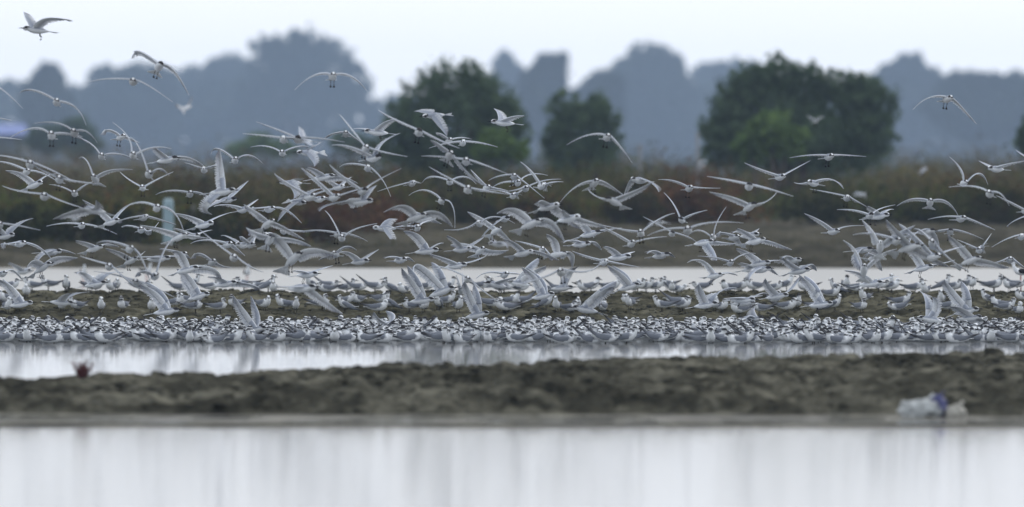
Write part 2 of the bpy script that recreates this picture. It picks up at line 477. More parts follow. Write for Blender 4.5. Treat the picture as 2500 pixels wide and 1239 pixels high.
# the rest of the far wood, one mass nobody could count
r = np.random.default_rng(55)
out_x = [-300, 0, 70, 85, 150, 170, 215, 500, 600, 900, 935, 1000, 1180, 1260, 1300, 1390, 1440, 1500, 1680, 1720, 1820, 2120, 2300, 2340, 2420, 2800]
out_y = [205, 200, 200, 205, 205, 212, 205, 200, 200, 210, 250, 230, 225, 205, 205, 225, 225, 215, 210, 205, 200, 200, 215, 215, 220, 210]
lob = []
for px in np.arange(-500, 3000, 34):
    top = np.interp(px, out_x, out_y) + r.uniform(-6, 16)
    for d in (2160, 2220):
        rx = r.uniform(34, 62); ry = r.uniform(30, 55)
        c = at(px + r.uniform(-15, 15), top + ry, d); s = d / FPX
        lob.append((c[0], c[1], c[2], rx * s, rx * s * 0.8, ry * s))
    for py in (300, 345, 385, 425):
        d = 2130
        c = at(px, py, d); s = d / FPX
        lob.append((c[0], c[1], c[2], 50 * s, 50 * s, 52 * s))
P, sh = lobes_cloud(lob, 10500, 17, 0.4, r)
P = P[P[:, 2] > 0.7]; sh = sh[:len(P)]
pal = np.array(FAR); k = np.clip(sh * 2, 0, 1.99); i0 = k.astype(int); f = (k - i0)[:, None]
link("far_wood", quads_mesh("far_wood", leaf_quads(P, 0.88, r), pal[i0] * (1 - f) + pal[i0 + 1] * f), M_LEAF,
     label="blue-grey far wood along the horizon behind the green trees", cat="wood", kind="stuff")

# nearer green trees
GREEN = (0.032, 0.054, 0.032), (0.056, 0.09, 0.05), (0.088, 0.135, 0.074), (0.13, 0.185, 0.105)
LIGHT = (0.055, 0.1, 0.03), (0.1, 0.165, 0.05), (0.15, 0.225, 0.075)
tree("green_tree", [(1110, 215, 85, 70), (1050, 240, 70, 70), (1170, 240, 75, 75), (1000, 300, 70, 70), (1215, 290, 70, 75), (1110, 310, 130, 90), (1255, 345, 48, 55), (960, 350, 48, 50), (1110, 380, 170, 45), (1030, 350, 80, 60), (1140, 178, 30, 30)],
     252, 0.66, GREEN, "domed dark green tree in the middle, behind the flying terns", "tree", 0.05, 760, 34, 201, "green trees beyond the scrub")
tree("green_tree", [(1375, 265, 45, 52), (1465, 285, 48, 55), (1365, 330, 45, 60), (1480, 345, 45, 50), (1420, 330, 75, 75), (1425, 380, 105, 45), (1420, 280, 50, 48)],
     262, 0.68, GREEN, "smaller twin-topped green tree between the domed and the big one", "tree", 0.05, 330, 34, 202, "green trees beyond the scrub")
tree("green_tree", [(1900, 185, 55, 52), (1830, 210, 60, 55), (1965, 205, 50, 55), (2030, 210, 50, 50), (2100, 225, 60, 60), (2145, 260, 52, 70), (1785, 270, 55, 75), (1745, 330, 45, 60), (1900, 280, 110, 90), (2040, 290, 110, 90), (2130, 330, 65, 60), (1980, 340, 130, 60), (1765, 375, 50, 40), (1960, 385, 220, 40), (1800, 330, 70, 70)],
     248, 0.66, GREEN, "biggest wide dark green tree with a ragged top", "tree", 0.05, 1150, 36, 203, "green trees beyond the scrub")
tree("green_bush", [(1880, 325, 55, 52), (1840, 350, 50, 40), (1930, 350, 48, 40)], 238, 0.66, LIGHT,
     "light green bush in front of the biggest dark green tree", "bush", 0.065, 160, 34, 204)
tree("green_bush", [(1215, 352, 48, 38), (1180, 368, 35, 26), (1260, 368, 35, 26)], 238, 0.66, LIGHT,
     "light green bush at the foot of the domed dark green tree", "bush", 0.065, 120, 34, 205)
tree("green_bush", [(185, 320, 45, 34), (120, 345, 55, 34), (205, 355, 45, 34)], 620, 0.7, GREEN,
     "dark green bush beside the blue shed, behind a row of terns", "bush", 0.16, 170, 34, 206)
tree("green_bush", [(2520, 320, 34, 40), (2530, 350, 52, 40)], 255, 0.66, GREEN,
     "dark green bush cut by the right picture edge", "bush", 0.07, 120, 34, 207)
tree("green_bush", [(640, 350, 40, 26), (690, 365, 45, 22), (590, 368, 45, 20)], 520, 0.7, LIGHT,
     "low pale green bush below the huge horizon tree", "bush", 0.12, 110, 30, 208)
tree("green_bush", [(850, 350, 50, 24), (910, 362, 40, 22)], 430, 0.7, GREEN,
     "low green bush just outside the domed tree, toward the blue shed", "bush", 0.1, 100, 30, 209)

# saltmarsh scrub: ground cover, one mass
r = np.random.default_rng(77)
PC, CC = [], []
SCRUB = np.array([(0.026, 0.038, 0.007), (0.052, 0.041, 0.012), (0.078, 0.03, 0.013), (0.054, 0.07, 0.014), (0.13, 0.108, 0.045)])


def scrub_colour(px, d, n, r):
    a = float(vnoise(np.array([px * 0.006]), np.array([d * 0.05]), 91)[0]); b = float(vnoise(np.array([px * 0.011]), np.array([d * 0.09]), 92)[0])
    w = np.array([0.35 + 1.0 * a, 0.5 + 0.4 * b, 0.28 - 0.8 * a, 0.30 + 1.0 * b, 0.08 + 0.9 * (d > 250)]).clip(0.02, None)
    c = SCRUB[r.choice(5, n, p=w / w.sum())] * 0.6 + (SCRUB * (w / w.sum())[:, None]).sum(0) * 0.4
    return c * r.uniform(0.7, 1.3, (n, 1))


for i in range(430):
    px = r.uniform(-700, 3200)
    dmin = 189.5 if px < 740 else (203 if px < 900 else 214)
    d = dmin + (430 - dmin) * r.random() ** 1.6
    x = (px - 1250) * d / FPX
    zg = z1_of(far_bank_z, x, d) if d < 236 else 0.64
    h = r.uniform(0.55, 1.15) if d < 225 else r.uniform(0.8, 1.7)
    if d > 260:
        h *= np.interp(d, [260, 430], [1.15, 1.7])
    w = h * r.uniform(0.9, 1.9)
    nl = int(520 * min(2.0, 0.5 + h * w * 0.5))
    dirs = r.normal(size=(nl, 3)); dirs /= np.linalg.norm(dirs, axis=1, keepdims=True); dirs[:, 2] = np.abs(dirs[:, 2])
    q = dirs * r.uniform(0.55, 1.05, (nl, 1)) * np.array([w, w, h]) * (1 + 0.25 * np.sin(dirs[:, :1] * 7 + i) * np.cos(dirs[:, 1:2] * 5 + i))
    PC.append(q + np.array([x, d, zg])); CC.append(scrub_colour(px, d, nl, r) * r.uniform(0.5, 1.6))
P = np.concatenate(PC)
link("saltmarsh_scrub", quads_mesh("saltmarsh_scrub", leaf_quads(P, 0.06, r), np.concatenate(CC)), M_LEAF,
     label="brown and olive saltmarsh scrub covering the ground behind the far bank", cat="scrub", kind="stuff")

# the bushes along the front edge of the scrub that can be told apart
edge = [(40, 188.5, 0.95, 1.0), (215, 189.5, 1.1, 1.2), (310, 189.5, 0.85, 0.9), (540, 190, 1.0, 1.1), (650, 191, 0.9, 1.0), (770, 195, 0.75, 1.0),
        (930, 211, 0.95, 1.1), (1130, 215, 0.8, 1.2), (1330, 214, 0.7, 1.0), (1540, 213, 1.15, 1.0), (1700, 215, 0.85, 1.2),
        (1990, 213, 1.0, 1.05), (2240, 215, 0.75, 1.1), (2420, 213, 0.9, 1.2)]
ordn = lambda k: str(k) + ("th" if 10 <= k % 100 <= 20 else {1: "st", 2: "nd", 3: "rd"}.get(k % 10, "th"))
for i, (px, d, h, w) in enumerate(edge):
    rr = np.random.default_rng(300 + i)
    x = (px - 1250) * d / FPX; zg = z1_of(far_bank_z, x, d) - 0.05
    root = link("scrub_bush", None, label="dark brown-green bush at the scrub's front edge, %s from left" % ordn(i + 1), cat="bush", group="bushes along the front edge of the scrub")
    root.location = (x, d, zg)
    lobes = [(rr.uniform(-0.5, 0.5) * w, rr.uniform(-0.3, 0.3), h * rr.uniform(0.4, 0.6), w * rr.uniform(0.4, 0.7), w * 0.55, h * rr.uniform(0.4, 0.55)) for _ in range(5)]
    P, sh = lobes_cloud(lobes, 75, 20, 0.05, rr, 0.22)
    P[:, 2] = np.abs(P[:, 2])
    link("foliage", quads_mesh("foliage", leaf_quads(P, 0.055, rr), scrub_colour(px, d, len(P), rr) * 0.6), M_LEAF, root)
    tb = Build()
    for j in range(5):
        V, F = tube([(rr.uniform(-.1, .1), rr.uniform(-.1, .1), 0), (lobes[j][0] * 0.6, lobes[j][1] * 0.6, h * 0.35), (lobes[j][0], lobes[j][1], h * 0.7)], [0.02, 0.014, 0.005], 5)
        tb.add(V, F, (0.07, 0.05, 0.04))
    link("stem", tb.mesh("stem"), M_BARK, root)

# low grass and herbs on the far bank
r = np.random.default_rng(88)
n = 26000
gx_ = r.uniform(-22, 22, n); gy_ = 177.5 + 34 * r.random(n) ** 1.3
dens = fbm(gx_ * 0.35, gy_ * 0.25, 3, 95) + 0.5 * np.exp(-((gy_ - 191) / 3.5) ** 2)
keep = dens > r.uniform(-0.25, 0.55, n)
gx_, gy_ = gx_[keep], gy_[keep]; gz_ = far_bank_z(gx_, gy_)
n = len(gx_)
hh = r.uniform(0.05, 0.14, n) * (1 + 0.9 * np.exp(-((gy_ - 191) / 3.0) ** 2))
ang = r.uniform(0, math.pi, n); bw = r.uniform(0.006, 0.02, n)
base = np.stack([gx_, gy_, gz_ - 0.02], 1); side = np.stack([np.cos(ang) * bw, np.sin(ang) * bw, 0 * ang], 1)
tip = base + np.stack([r.normal(0, 0.04, n), r.normal(0, 0.04, n), hh], 1)
V = np.stack([base - side, base + side, tip], 1).reshape(-1, 3)
gc = np.array([(0.065, 0.066, 0.034), (0.045, 0.052, 0.024), (0.11, 0.098, 0.06)])[r.choice(3, n)] * r.uniform(0.7, 1.2, (n, 1))
link("bank_grass", quads_mesh("bank_grass", V, gc, 3), M_LEAF, label="thin dull grass and herbs on the far mud bank", cat="grass", kind="stuff")

# ------------------------------------------------------------------ small things of the place
# pale blue marker post
d = 186.8
c = at(411, 592, d); zg = z1_of(far_bank_z, c[0], d)
post = link("marker_post", None, label="pale blue square post standing before the dark scrub", cat="post")
post.location = (c[0], d, zg)


def box(x0, x1, y0, y1, z0, z1, taper=1.0):
    V = []
    for z, t in ((z0, 1.0), (z1, taper)):
        mx, my = (x0 + x1) / 2, (y0 + y1) / 2
        V += [(mx + (x - mx) * t, my + (y - my) * t, z) for x, y in ((x0, y0), (x1, y0), (x1, y1), (x0, y1))]
    return V, [(0, 3, 2, 1), (4, 5, 6, 7), (0, 1, 5, 4), (1, 2, 6, 5), (2, 3, 7, 6), (3, 0, 4, 7)]


b = Build(); b.add(*box(-0.11, 0.11, -0.11, 0.11, -0.2, 0.94, 0.97), (0.27, 0.38, 0.44)); link("shaft", b.mesh("shaft", True), M_PAINT, post)
b = Build(); b.add(*box(-0.1, 0.1, -0.1, 0.1, 0.941, 0.985, 0.6), (0.3, 0.4, 0.45)); link("cap", b.mesh("cap", True), M_PAINT, post)
b = Build(); b.add(*box(-0.028, 0.028, -0.114, -0.1065, 0.76, 0.82), (0.05, 0.07, 0.08)); link("dark_hole_patch", b.mesh("dark_hole_patch", True), M_PAINT, post)  # dark patch standing in for the shade inside a small square hole

stakes = [(138, 520, 190.0, 0.85, (0.11, 0.1, 0.09), "thin grey stake in the dark scrub near the picture's left edge"),
          (340, 515, 190.5, 0.8, (0.1, 0.095, 0.085), "thin grey stake in dark scrub just left of the blue post"),
          (472, 500, 191.0, 0.9, (0.1, 0.095, 0.085), "thin grey stake in dark scrub just right of the blue post"),
          (1562, 352, 232.0, 0.75, (0.18, 0.19, 0.2), "pale weathered stake on the scrub beside the twin-topped tree"),
          (1702, 322, 234.0, 1.0, (0.2, 0.21, 0.22), "pale weathered stake at the edge of the biggest tree")]
for i, (px, py, d, h, colr, lab) in enumerate(stakes):
    top = at(px, py, d); x = top[0]
    zg = z1_of(far_bank_z, x, d) if d < 234 else 0.64
    V, F = tube([(0, 0, -0.2), (0.012, 0, (top[2] - zg) * 0.5), (0.005, 0, top[2] - zg)], [0.045, 0.042, 0.036], 8)
    b = Build(); b.add(V, F, colr)
    o = link("wooden_stake", b.mesh("wooden_stake"), M_WOOD, label=lab, cat="stake", group="stakes in the scrub"); o.location = (x, d, zg)

# shed with a blue roof at the left edge
d = 700.0
c = at(8, 330, d); root = link("shed", None, label="low shed with a blue sheet roof at the left picture edge", cat="shed")
root.location = (c[0], d, 0.7)
hz = c[2] - 0.7
b = Build(); b.add(*box(-6, 1.6, 0, 6, -0.1, hz), (0.10, 0.12, 0.13)); link("wall", b.mesh("wall", True), M_PAINT, root)
b = Build()
V = [(-6.4, -0.6, hz + 0.02), (2.2, -0.6, hz - 0.04), (1.6, 3, hz + 0.82), (-6.4, 3, hz + 0.86), (1.9, 6.6, hz - 0.02), (-6.4, 6.6, hz)]
V2 = [(x, y, z + 0.06) for x, y, z in V]
b.add(V + V2, [(0, 3, 2, 1), (3, 5, 4, 2), (6, 7, 8, 9), (9, 8, 10, 11), (0, 1, 7, 6), (1, 2, 8, 7), (2, 4, 10, 8), (4, 5, 11, 10), (5, 3, 9, 11), (3, 0, 6, 9)], (0.14, 0.19, 0.42))
link("roof", b.mesh("roof", True), M_PAINT, root)
b = Build(); b.add(*box(-0.9, 0.3, -0.05, -0.006, 0, 2.2), (0.08, 0.08, 0.08)); link("door", b.mesh("door", True), M_WOOD, root)


# plastic bags washed up on the near bank
def lumpy(rx, ry, rz, seed, rough=0.25):
    r = np.random.default_rng(seed)
    nu, nv = 52, 34
    V, F = [], []
    for j in range(nv + 1):
        th = math.pi * j / nv
        for i in range(nu):
            a = 2 * math.pi * i / nu
            q = np.array([math.sin(th) * math.cos(a), math.sin(th) * math.sin(a), math.cos(th)])
            nz = float(fbm(np.array([q[0] * 2.2 + q[2] * 1.1 + seed]), np.array([q[1] * 2.2 - q[2] * 1.7]), 3, seed)[0])
            cr = abs(float(fbm(np.array([q[0] * 3.6 + seed]), np.array([q[2] * 3.6 + q[1] * 3]), 4, seed + 5)[0]))
            k = 1 + rough * nz - rough * 1.6 * cr
            q = q * k * np.array([rx, ry, rz])
            if q[2] < -rz * 0.55:
                q[2] = -rz * 0.55
            V.append(q + np.array([0, 0, rz * 0.55]))
    for j in range(nv):
        for i in range(nu):
            F.append((j * nu + i, j * nu + (i + 1) % nu, (j + 1) * nu + (i + 1) % nu, (j + 1) * nu + i))
    return V, F


for (px, py, d, rx, ry, rz, colr, lab, nm, seed) in [
        (2248, 1006, 69.25, 0.17, 0.13, 0.098, (0.46, 0.5, 0.52), "crumpled white plastic sack on the near bank, beside the blue bag", "plastic_sack", 3),
        (2288, 1004, 69.3, 0.085, 0.08, 0.11, (0.045, 0.055, 0.2), "crumpled blue plastic bag between two pale bags on the near bank", "plastic_bag", 4),
        (2335, 1007, 69.2, 0.085, 0.08, 0.068, (0.5, 0.5, 0.46), "small cream plastic bag on the other side of the blue bag", "plastic_bag", 6)]:
    c = at(px, py, d)
    b = Build(); V, F = lumpy(rx, ry, rz, seed, 0.3)
    V = np.array(V); sh_ = 0.85 + 0.15 * np.sin(V[:, 0] * 60 + V[:, 2] * 45)
    b.add(list(V), F, np.array(colr)[None, :] * sh_[:, None])
    zz = max(z1_of(near_bank_z, c[0] + dx, d + dy) for dx in (-0.06, 0, 0.06) for dy in (-0.05, 0, 0.05))
    o = link(nm, b.mesh(nm), M_BAG, label=lab, cat="bag"); o.location = (c[0], d, max(zz - 0.02, 0.0))
    # tied neck of the bag
    b = Build(); V, F = tube([(rx * 0.3, 0, rz * 1.2), (rx * 0.42, -0.01, rz * 1.65), (rx * 0.6, 0.0, rz * 1.8)], [0.02, 0.008, 0.016], 7)
    b.add(V, F, colr); link("knot", b.mesh("knot"), M_BAG, o)

# red saltwort on the near bank
d = 73.9
c = at(200, 943, d); zz = z1_of(near_bank_z, c[0], d)
rr = np.random.default_rng(9)
root = link("red_saltwort", None, label="small red fleshy plant on the crest of the near bank", cat="plant")
root.location = (c[0], d, zz - 0.004)
b = Build(); lf = Build()
for j in range(20):
    a = rr.uniform(0, 6.28); ln = rr.uniform(0.09, 0.19); sp = rr.uniform(0.05, 0.8)
    tip_ = np.array([math.cos(a) * sp * ln, math.sin(a) * sp * ln, ln]); mid_ = tip_ * 0.5 + rr.normal(size=3) * 0.006
    V, F = tube([(0, 0, 0), mid_, tip_], [0.006, 0.005, 0.003], 5); b.add(V, F, (0.12, 0.03, 0.03))
    for k in range(16):
        t = rr.uniform(0.3, 1.05); q = tip_ * t + rr.normal(size=3) * 0.007
        e = rr.normal(size=3); e[2] = abs(e[2]) + 0.4; e = e / np.linalg.norm(e) * rr.uniform(0.012, 0.024)
        V, F = tube([q, q + e * 0.5, q + e], [0.003, 0.005, 0.002], 5); lf.add(V, F, np.array((0.12, 0.03, 0.03)) * rr.uniform(0.5, 1.3))
link("stem", b.mesh("stem"), M_BARK, root); link("foliage", lf.mesh("foliage"), M_LEAF, root)

# ------------------------------------------------------------------ birds
WHITE = np.array((0.84, 0.885, 0.94)); GREY = np.array((0.34, 0.38, 0.46)); DARK = np.array((0.022, 0.022, 0.026))
PRIM = np.array((0.11, 0.11, 0.12)); LEG = np.array((0.03, 0.026, 0.024))


def unit(v):
    v = np.asarray(v, float)
    return v / (np.linalg.norm(v) + 1e-12)


def spine_body(b, pts, rads, ups, colour_fn, sides=10, flat=1.0):
    """One closed skin round a spine; colour_fn(i, k, up_component) gives each vertex's plumage colour."""
    V, C = [], []
    n = len(pts)
    for i in range(n):
        t = unit(pts[min(i + 1, n - 1)] - pts[max(i - 1, 0)])
        u = ups - t * np.dot(ups, t); u = unit(u); s = np.cross(t, u)
        for k in range(sides):
            a = 2 * math.pi * (k + 0.5) / sides
            V.append(pts[i] + rads[i] * (math.cos(a) * u + math.sin(a) * s * flat)); C.append(colour_fn(i, k, math.cos(a)))
    F = []
    for i in range(n - 1):
        for k in range(sides):
            F.append((i * sides + k, i * sides + (k + 1) % sides, (i + 1) * sides + (k + 1) % sides, (i + 1) * sides + k))
    F.append(tuple(range(sides))[::-1]); F.append(tuple(range((n - 1) * sides, n * sides)))
    b.add(V, F, np.array(C))


def head_colour(style):
    """Head plumage by ring and height: white crown and face, black band through the eye to the nape."""
    def fn(ring, upc):
        if style == 1 and upc > 0.05:                       # full black cap
            return DARK * 1.3
        if style == 2:                                       # pale winter head
            return DARK * 1.5 if (ring in (1, 2) and -0.2 < upc < 0.65) else WHITE
        if ring == 0:
            return DARK * 1.8 if upc > 0.1 else WHITE
        if -0.25 < upc < (0.8 if ring < 3 else 0.6):
            return DARK
        return WHITE * 1.05
    return fn


def add_legs(b, o, f, u, s, ln, back=0.35, spread=0.018, colr=LEG, feet=True, r=0.0042):
    for sg in (-1, 1):
        p0 = o + s * sg * spread
        p1 = p0 - u * ln * 0.5 - f * ln * 0.15 * back
        p2 = p0 - u * ln - f * ln * back
        V, F = tube([p0, p1, p2], [r * 1.2, r, r * 0.9], 5); b.add(V, F, colr)
        if feet:
            ft = f if back < 0.2 else unit(f * 0.3 - u)
            V = [p2 + u * 0.003, p2 + ft * 0.03 + s * 0.014, p2 + ft * 0.036, p2 + ft * 0.03 - s * 0.014, p2 - u * 0.003]
            b.add(V, [(0, 1, 2), (0, 2, 3), (4, 2, 1), (4, 3, 2), (0, 4, 1), (0, 3, 4)], colr)


CH_S = [0, .12, .3, .42, .55, .68, .8, .9, .96, 1]
CH_C = [.098, .118, .118, .114, .098, .074, .05, .029, .015, .004]


def flying_bird(row, r):
    (tile, ax, ay, wx_, wy_, bx, by, vx, vy, tx, ty, yaw, pitch) = row[:13]
    if abs(yaw) < 35 and pitch <= 12:
        pitch *= 0.55
    opt = row[13] if len(row) > 13 else {}
    x0, y0, sc = TILES[tile]
    q = [np.array([x0 + a / sc, y0 + c_ / sc]) for a, c_ in ((ax, ay), (wx_, wy_), (bx, by), (vx, vy), (tx, ty))]
    tipA, wrA, bod, wrB, tipB = q
    lA = np.linalg.norm(wrA - bod) + np.linalg.norm(tipA - wrA); lB = np.linalg.norm(wrB - bod) + np.linalg.norm(tipB - wrB)
    lm = max(lA, lB)
    NOM = 0.445
    if 'd' in opt:
        d = opt['d']
    elif lm > 91:
        d = max(94.0, NOM / lm * FPX)
    else:
        d = 104 + r.uniform(-4, 8)
    m = d / FPX
    k = float(np.clip(lm * m / NOM, 1.0, 1.22))
    if 'k' in opt:
        k = opt['k']
    yw, pt = math.radians(yaw), math.radians(pitch)
    f = np.array([math.sin(yw) * math.cos(pt), -math.cos(yw) * math.cos(pt), math.sin(pt)])
    if math.cos(yw) < 0:
        tipA, tipB, wrA, wrB = tipB, tipA, wrB, wrA
    dv = tipB - tipA
    roll = math.atan2(-dv[1], dv[0]) * 0.75 if abs(math.cos(yw)) > 0.6 and abs(dv[0]) > 20 else 0.0
    roll = opt.get('roll', roll)
    if isinstance(roll, int):
        roll = math.radians(roll)
    sB = np.array([math.cos(yw), math.sin(yw), 0.0])             # towards wing B
    u0 = np.cross(sB, f); u0 = u0 if u0[2] > 0 else -u0
    u = unit(u0 * math.cos(roll) - sB * math.sin(roll)); sB = unit(sB * math.cos(roll) + u0 * math.sin(roll))
    b = Build()
    # body: tail base to bill
    T = np.array([-.135, -.10, -.055, -.01, .035, .07, .093, .108, .125, .143, .158, .166]) * k
    R = np.array([.008, .02, .033, .041, .040, .033, .027, .0265, .029, .026, .016, .007]) * k
    hd = opt.get('head', 0.0)
    pts = [f * t + u * (0.012 * smooth((t / k - .06) / .06) * k) - np.array([0, 0, 1.0]) * max(0, t / k - .08) * math.sin(max(pt, 0)) * 0.9 * k for t in T]
    style = r.choice([0, 0, 0, 0, 0, 0, 2, 1]) if 'cap' not in opt else opt['cap']
    hf = head_colour(style)

    def cf(i, kk, upc):
        if i >= 7:
            return hf(min(i - 7, 3), upc)
        return GREY if (upc > 0.35 and i > 1) else WHITE
    spine_body(b, pts, R, u, cf, 14)
    V, F = tube([pts[-1] - f * 0.004, pts[-1] + f * 0.022 * k, pts[-1] + (f * 0.05 - u * 0.006) * k], [.0075 * k, .0055 * k, .001], 6); b.add(V, F, DARK * 0.8)
    # tail fan: separate feathers side by side
    spread = opt.get('tail', 0.6 if pitch > 9 else r.uniform(0.22, 0.5))
    nf = 8
    droop = -u * (0.25 if pitch > 9 else 0.08)
    for j in range(nf):
        a0 = spread * (2 * j / nf - 1); a1 = spread * (2 * (j + 0.93) / nf - 1)
        ln = (.115 + .035 * abs(2 * (j + .5) / nf - 1)) * k
        o = -f * .10 * k + u * (0.002 * (j % 2))
        dirs = [unit(-f * math.cos(a) + sB * math.sin(a) + droop * 0.6) for a in (a0, a1)]
        lift = u * 0.002
        V = [o - lift, o + dirs[0] * ln - lift, o + unit(dirs[0] + dirs[1]) * ln * 1.05, o + dirs[1] * ln - lift, o + lift, o + dirs[0] * ln + lift, o + dirs[1] * ln + lift]
        b.add(V, [(0, 1, 2, 3), (4, 6, 2, 5), (0, 4, 5, 1), (0, 3, 6, 4)], [WHITE, WHITE * .97, WHITE * .9, WHITE * .97, GREY * 1.4, WHITE * .95, WHITE * .95])
    if opt.get('legs', r.random() < 0.3):
        add_legs(b, -f * 0.035 * k - u * 0.034 * k, f, unit(u * 0.6 + np.array([0, 0, 0.6])), sB, 0.042 * k, 0.5)
    # wings
    for (wr, tp, sg) in ((wrA, tipA, -1), (wrB, tipB, 1)):
        s = sB * sg
        S = (s * .026 + u * .016 + f * .035) * k
        w2 = np.array([(wr[0] - bod[0]) * m, 0, -(wr[1] - bod[1]) * m])
        h2 = np.array([(tp[0] - wr[0]) * m, 0, -(tp[1] - wr[1]) * m])
        La, Lh = .17 * k, .275 * k
        sgn1 = 1 if s[1] + 0.3 * f[1] * 0 + 0.25 * -f[1] * 0 + 0.15 * f[1] > 0 else -1
        sgn2 = 1 if s[1] - 0.5 * f[1] > 0 else -1
        y1 = sgn1 * min(math.sqrt(max(0, La ** 2 - w2 @ w2)), .15 * k)
        y2 = sgn2 * min(math.sqrt(max(0, Lh ** 2 - h2 @ h2)), .24 * k)
        W = w2 + np.array([0, y1, 0]); Tp = W + h2 + np.array([0, y2, 0])
        Cc = (W - .36 * S - .16 * Tp) / .48
        N = 34
        ss = np.linspace(0, 1, N)
        P = [(1 - t) ** 2 * S + 2 * t * (1 - t) * Cc + t * t * Tp for t in ss]
        V, C = [], []
        tw = math.radians(opt.get('tw', 3))
        prev = None
        for i, t in enumerate(ss):
            tg = unit(P[min(i + 1, N - 1)] - P[max(i - 1, 0)])
            c0 = -f * math.cos(tw) - u * math.sin(tw)
            c0 = c0 - tg * (c0 @ tg)
            if np.linalg.norm(c0) < 0.25:
                c1 = -u - tg * (-u @ tg)
                c0 = c0 + c1 * 0.5
            c0 = unit(c0)
            if prev is not None:
                c0 = unit(c0 * 0.6 + prev * 0.4)
            prev = c0
            nrm = np.cross(tg, c0); nrm = unit(nrm)
            if nrm @ u < 0 and abs(nrm @ u) > 0.05:
                nrm = -nrm
            elif abs(nrm @ u) <= 0.05 and nrm @ (s * -1 if tg @ u > 0 else s) < 0:
                nrm = -nrm
            ch = np.interp(t, CH_S, CH_C) * k
            notch = (1.0 if i % 2 == 0 else 0.91) if t < .5 else (1.0 if i % 2 == 0 else 0.8)
            th = (.013 * (1 - t) ** 1.2 + .0035) * k
            cam_ = .07 * ch
            LE = P[i] - c0 * ch * .3
            rake = 1.1 * float(smooth((t - .3) / .4))              # hand feathers lean towards the tip
            def pt_(cf_, off):
                return LE + c0 * ch * cf_ + tg * (ch * max(cf_ - .1, 0) * rake) + nrm * off
            ring = [pt_(0, -.2 * th), pt_(.1, cam_ * .5 + th * .55), pt_(.3, cam_ + th * .4), pt_(.48, cam_ * .9 + th * .2), pt_(.6 * notch, cam_ * .6),
                    pt_(.48, cam_ * .85 - th * .2), pt_(.3, cam_ * .85 - th * .4), pt_(.1, cam_ * .3 - th * .5)]
            V += ring
            out = float(smooth((t - .45) / .35))
            top = GREY * (1 - out) + GREY * 1.15 * out
            un = WHITE * (0.86 - 0.16 * out)
            fe = 1.0 if i % 2 == 0 else .9
            C += [WHITE * 1.05, top * 1.2, top * fe, top * fe, (top + un) * .45, un * .9 * fe, un * fe, WHITE]
            # one flight feather at each station: a thin tapering vane, pale inner web, darker outer web
            if i < N - 1:
                w = np.linalg.norm(P[i + 1] - P[i]) * .68 + .0015
                ln = (1.0 if i % 2 == 0 else .95) + r.uniform(-.03, .03)
                lay = nrm * (.0022 * (i % 3) - .001)
                pin = [pt_(.4, cam_ * .8) + lay, pt_(.78 * ln, cam_ * .5) + lay, pt_(1.0 * ln, 0) + lay]
                dirs_ = tg
                fv = [pin[0] - dirs_ * w, pin[0] + dirs_ * w, pin[1] + dirs_ * w * .9, pin[2] + dirs_ * w * .35, pin[2] - dirs_ * w * .35, pin[1] - dirs_ * w * .9]
                light = (WHITE * .8) * (1 - out) + GREY * 1.25 * out
                dark = (GREY * 1.0) * (1 - out) + PRIM * 2.0 * out
                tipc = WHITE * .9 * (1 - out) + PRIM * 1.0 * out
                b.add(fv, [(0, 1, 2, 5), (5, 2, 3, 4)], np.array([dark, light, light, tipc, tipc * .8, dark]))
        NR = 8
        F = []
        for i in range(N - 1):
            for kk in range(NR):
                F.append((i * NR + kk, i * NR + (kk + 1) % NR, (i + 1) * NR + (kk + 1) % NR, (i + 1) * NR + kk))
        F.append(tuple(range(NR))); F.append(tuple(range((N - 1) * NR, N * NR))[::-1])
        b.add(V, F, np.array(C))
    shade = r.uniform(0.78, 1.08)
    b.C = [np.asarray(c_) * shade for c_ in b.C]
    me = b.mesh("flying_tern")
    c = at(bod[0], bod[1], d)
    return me, c, bod, q


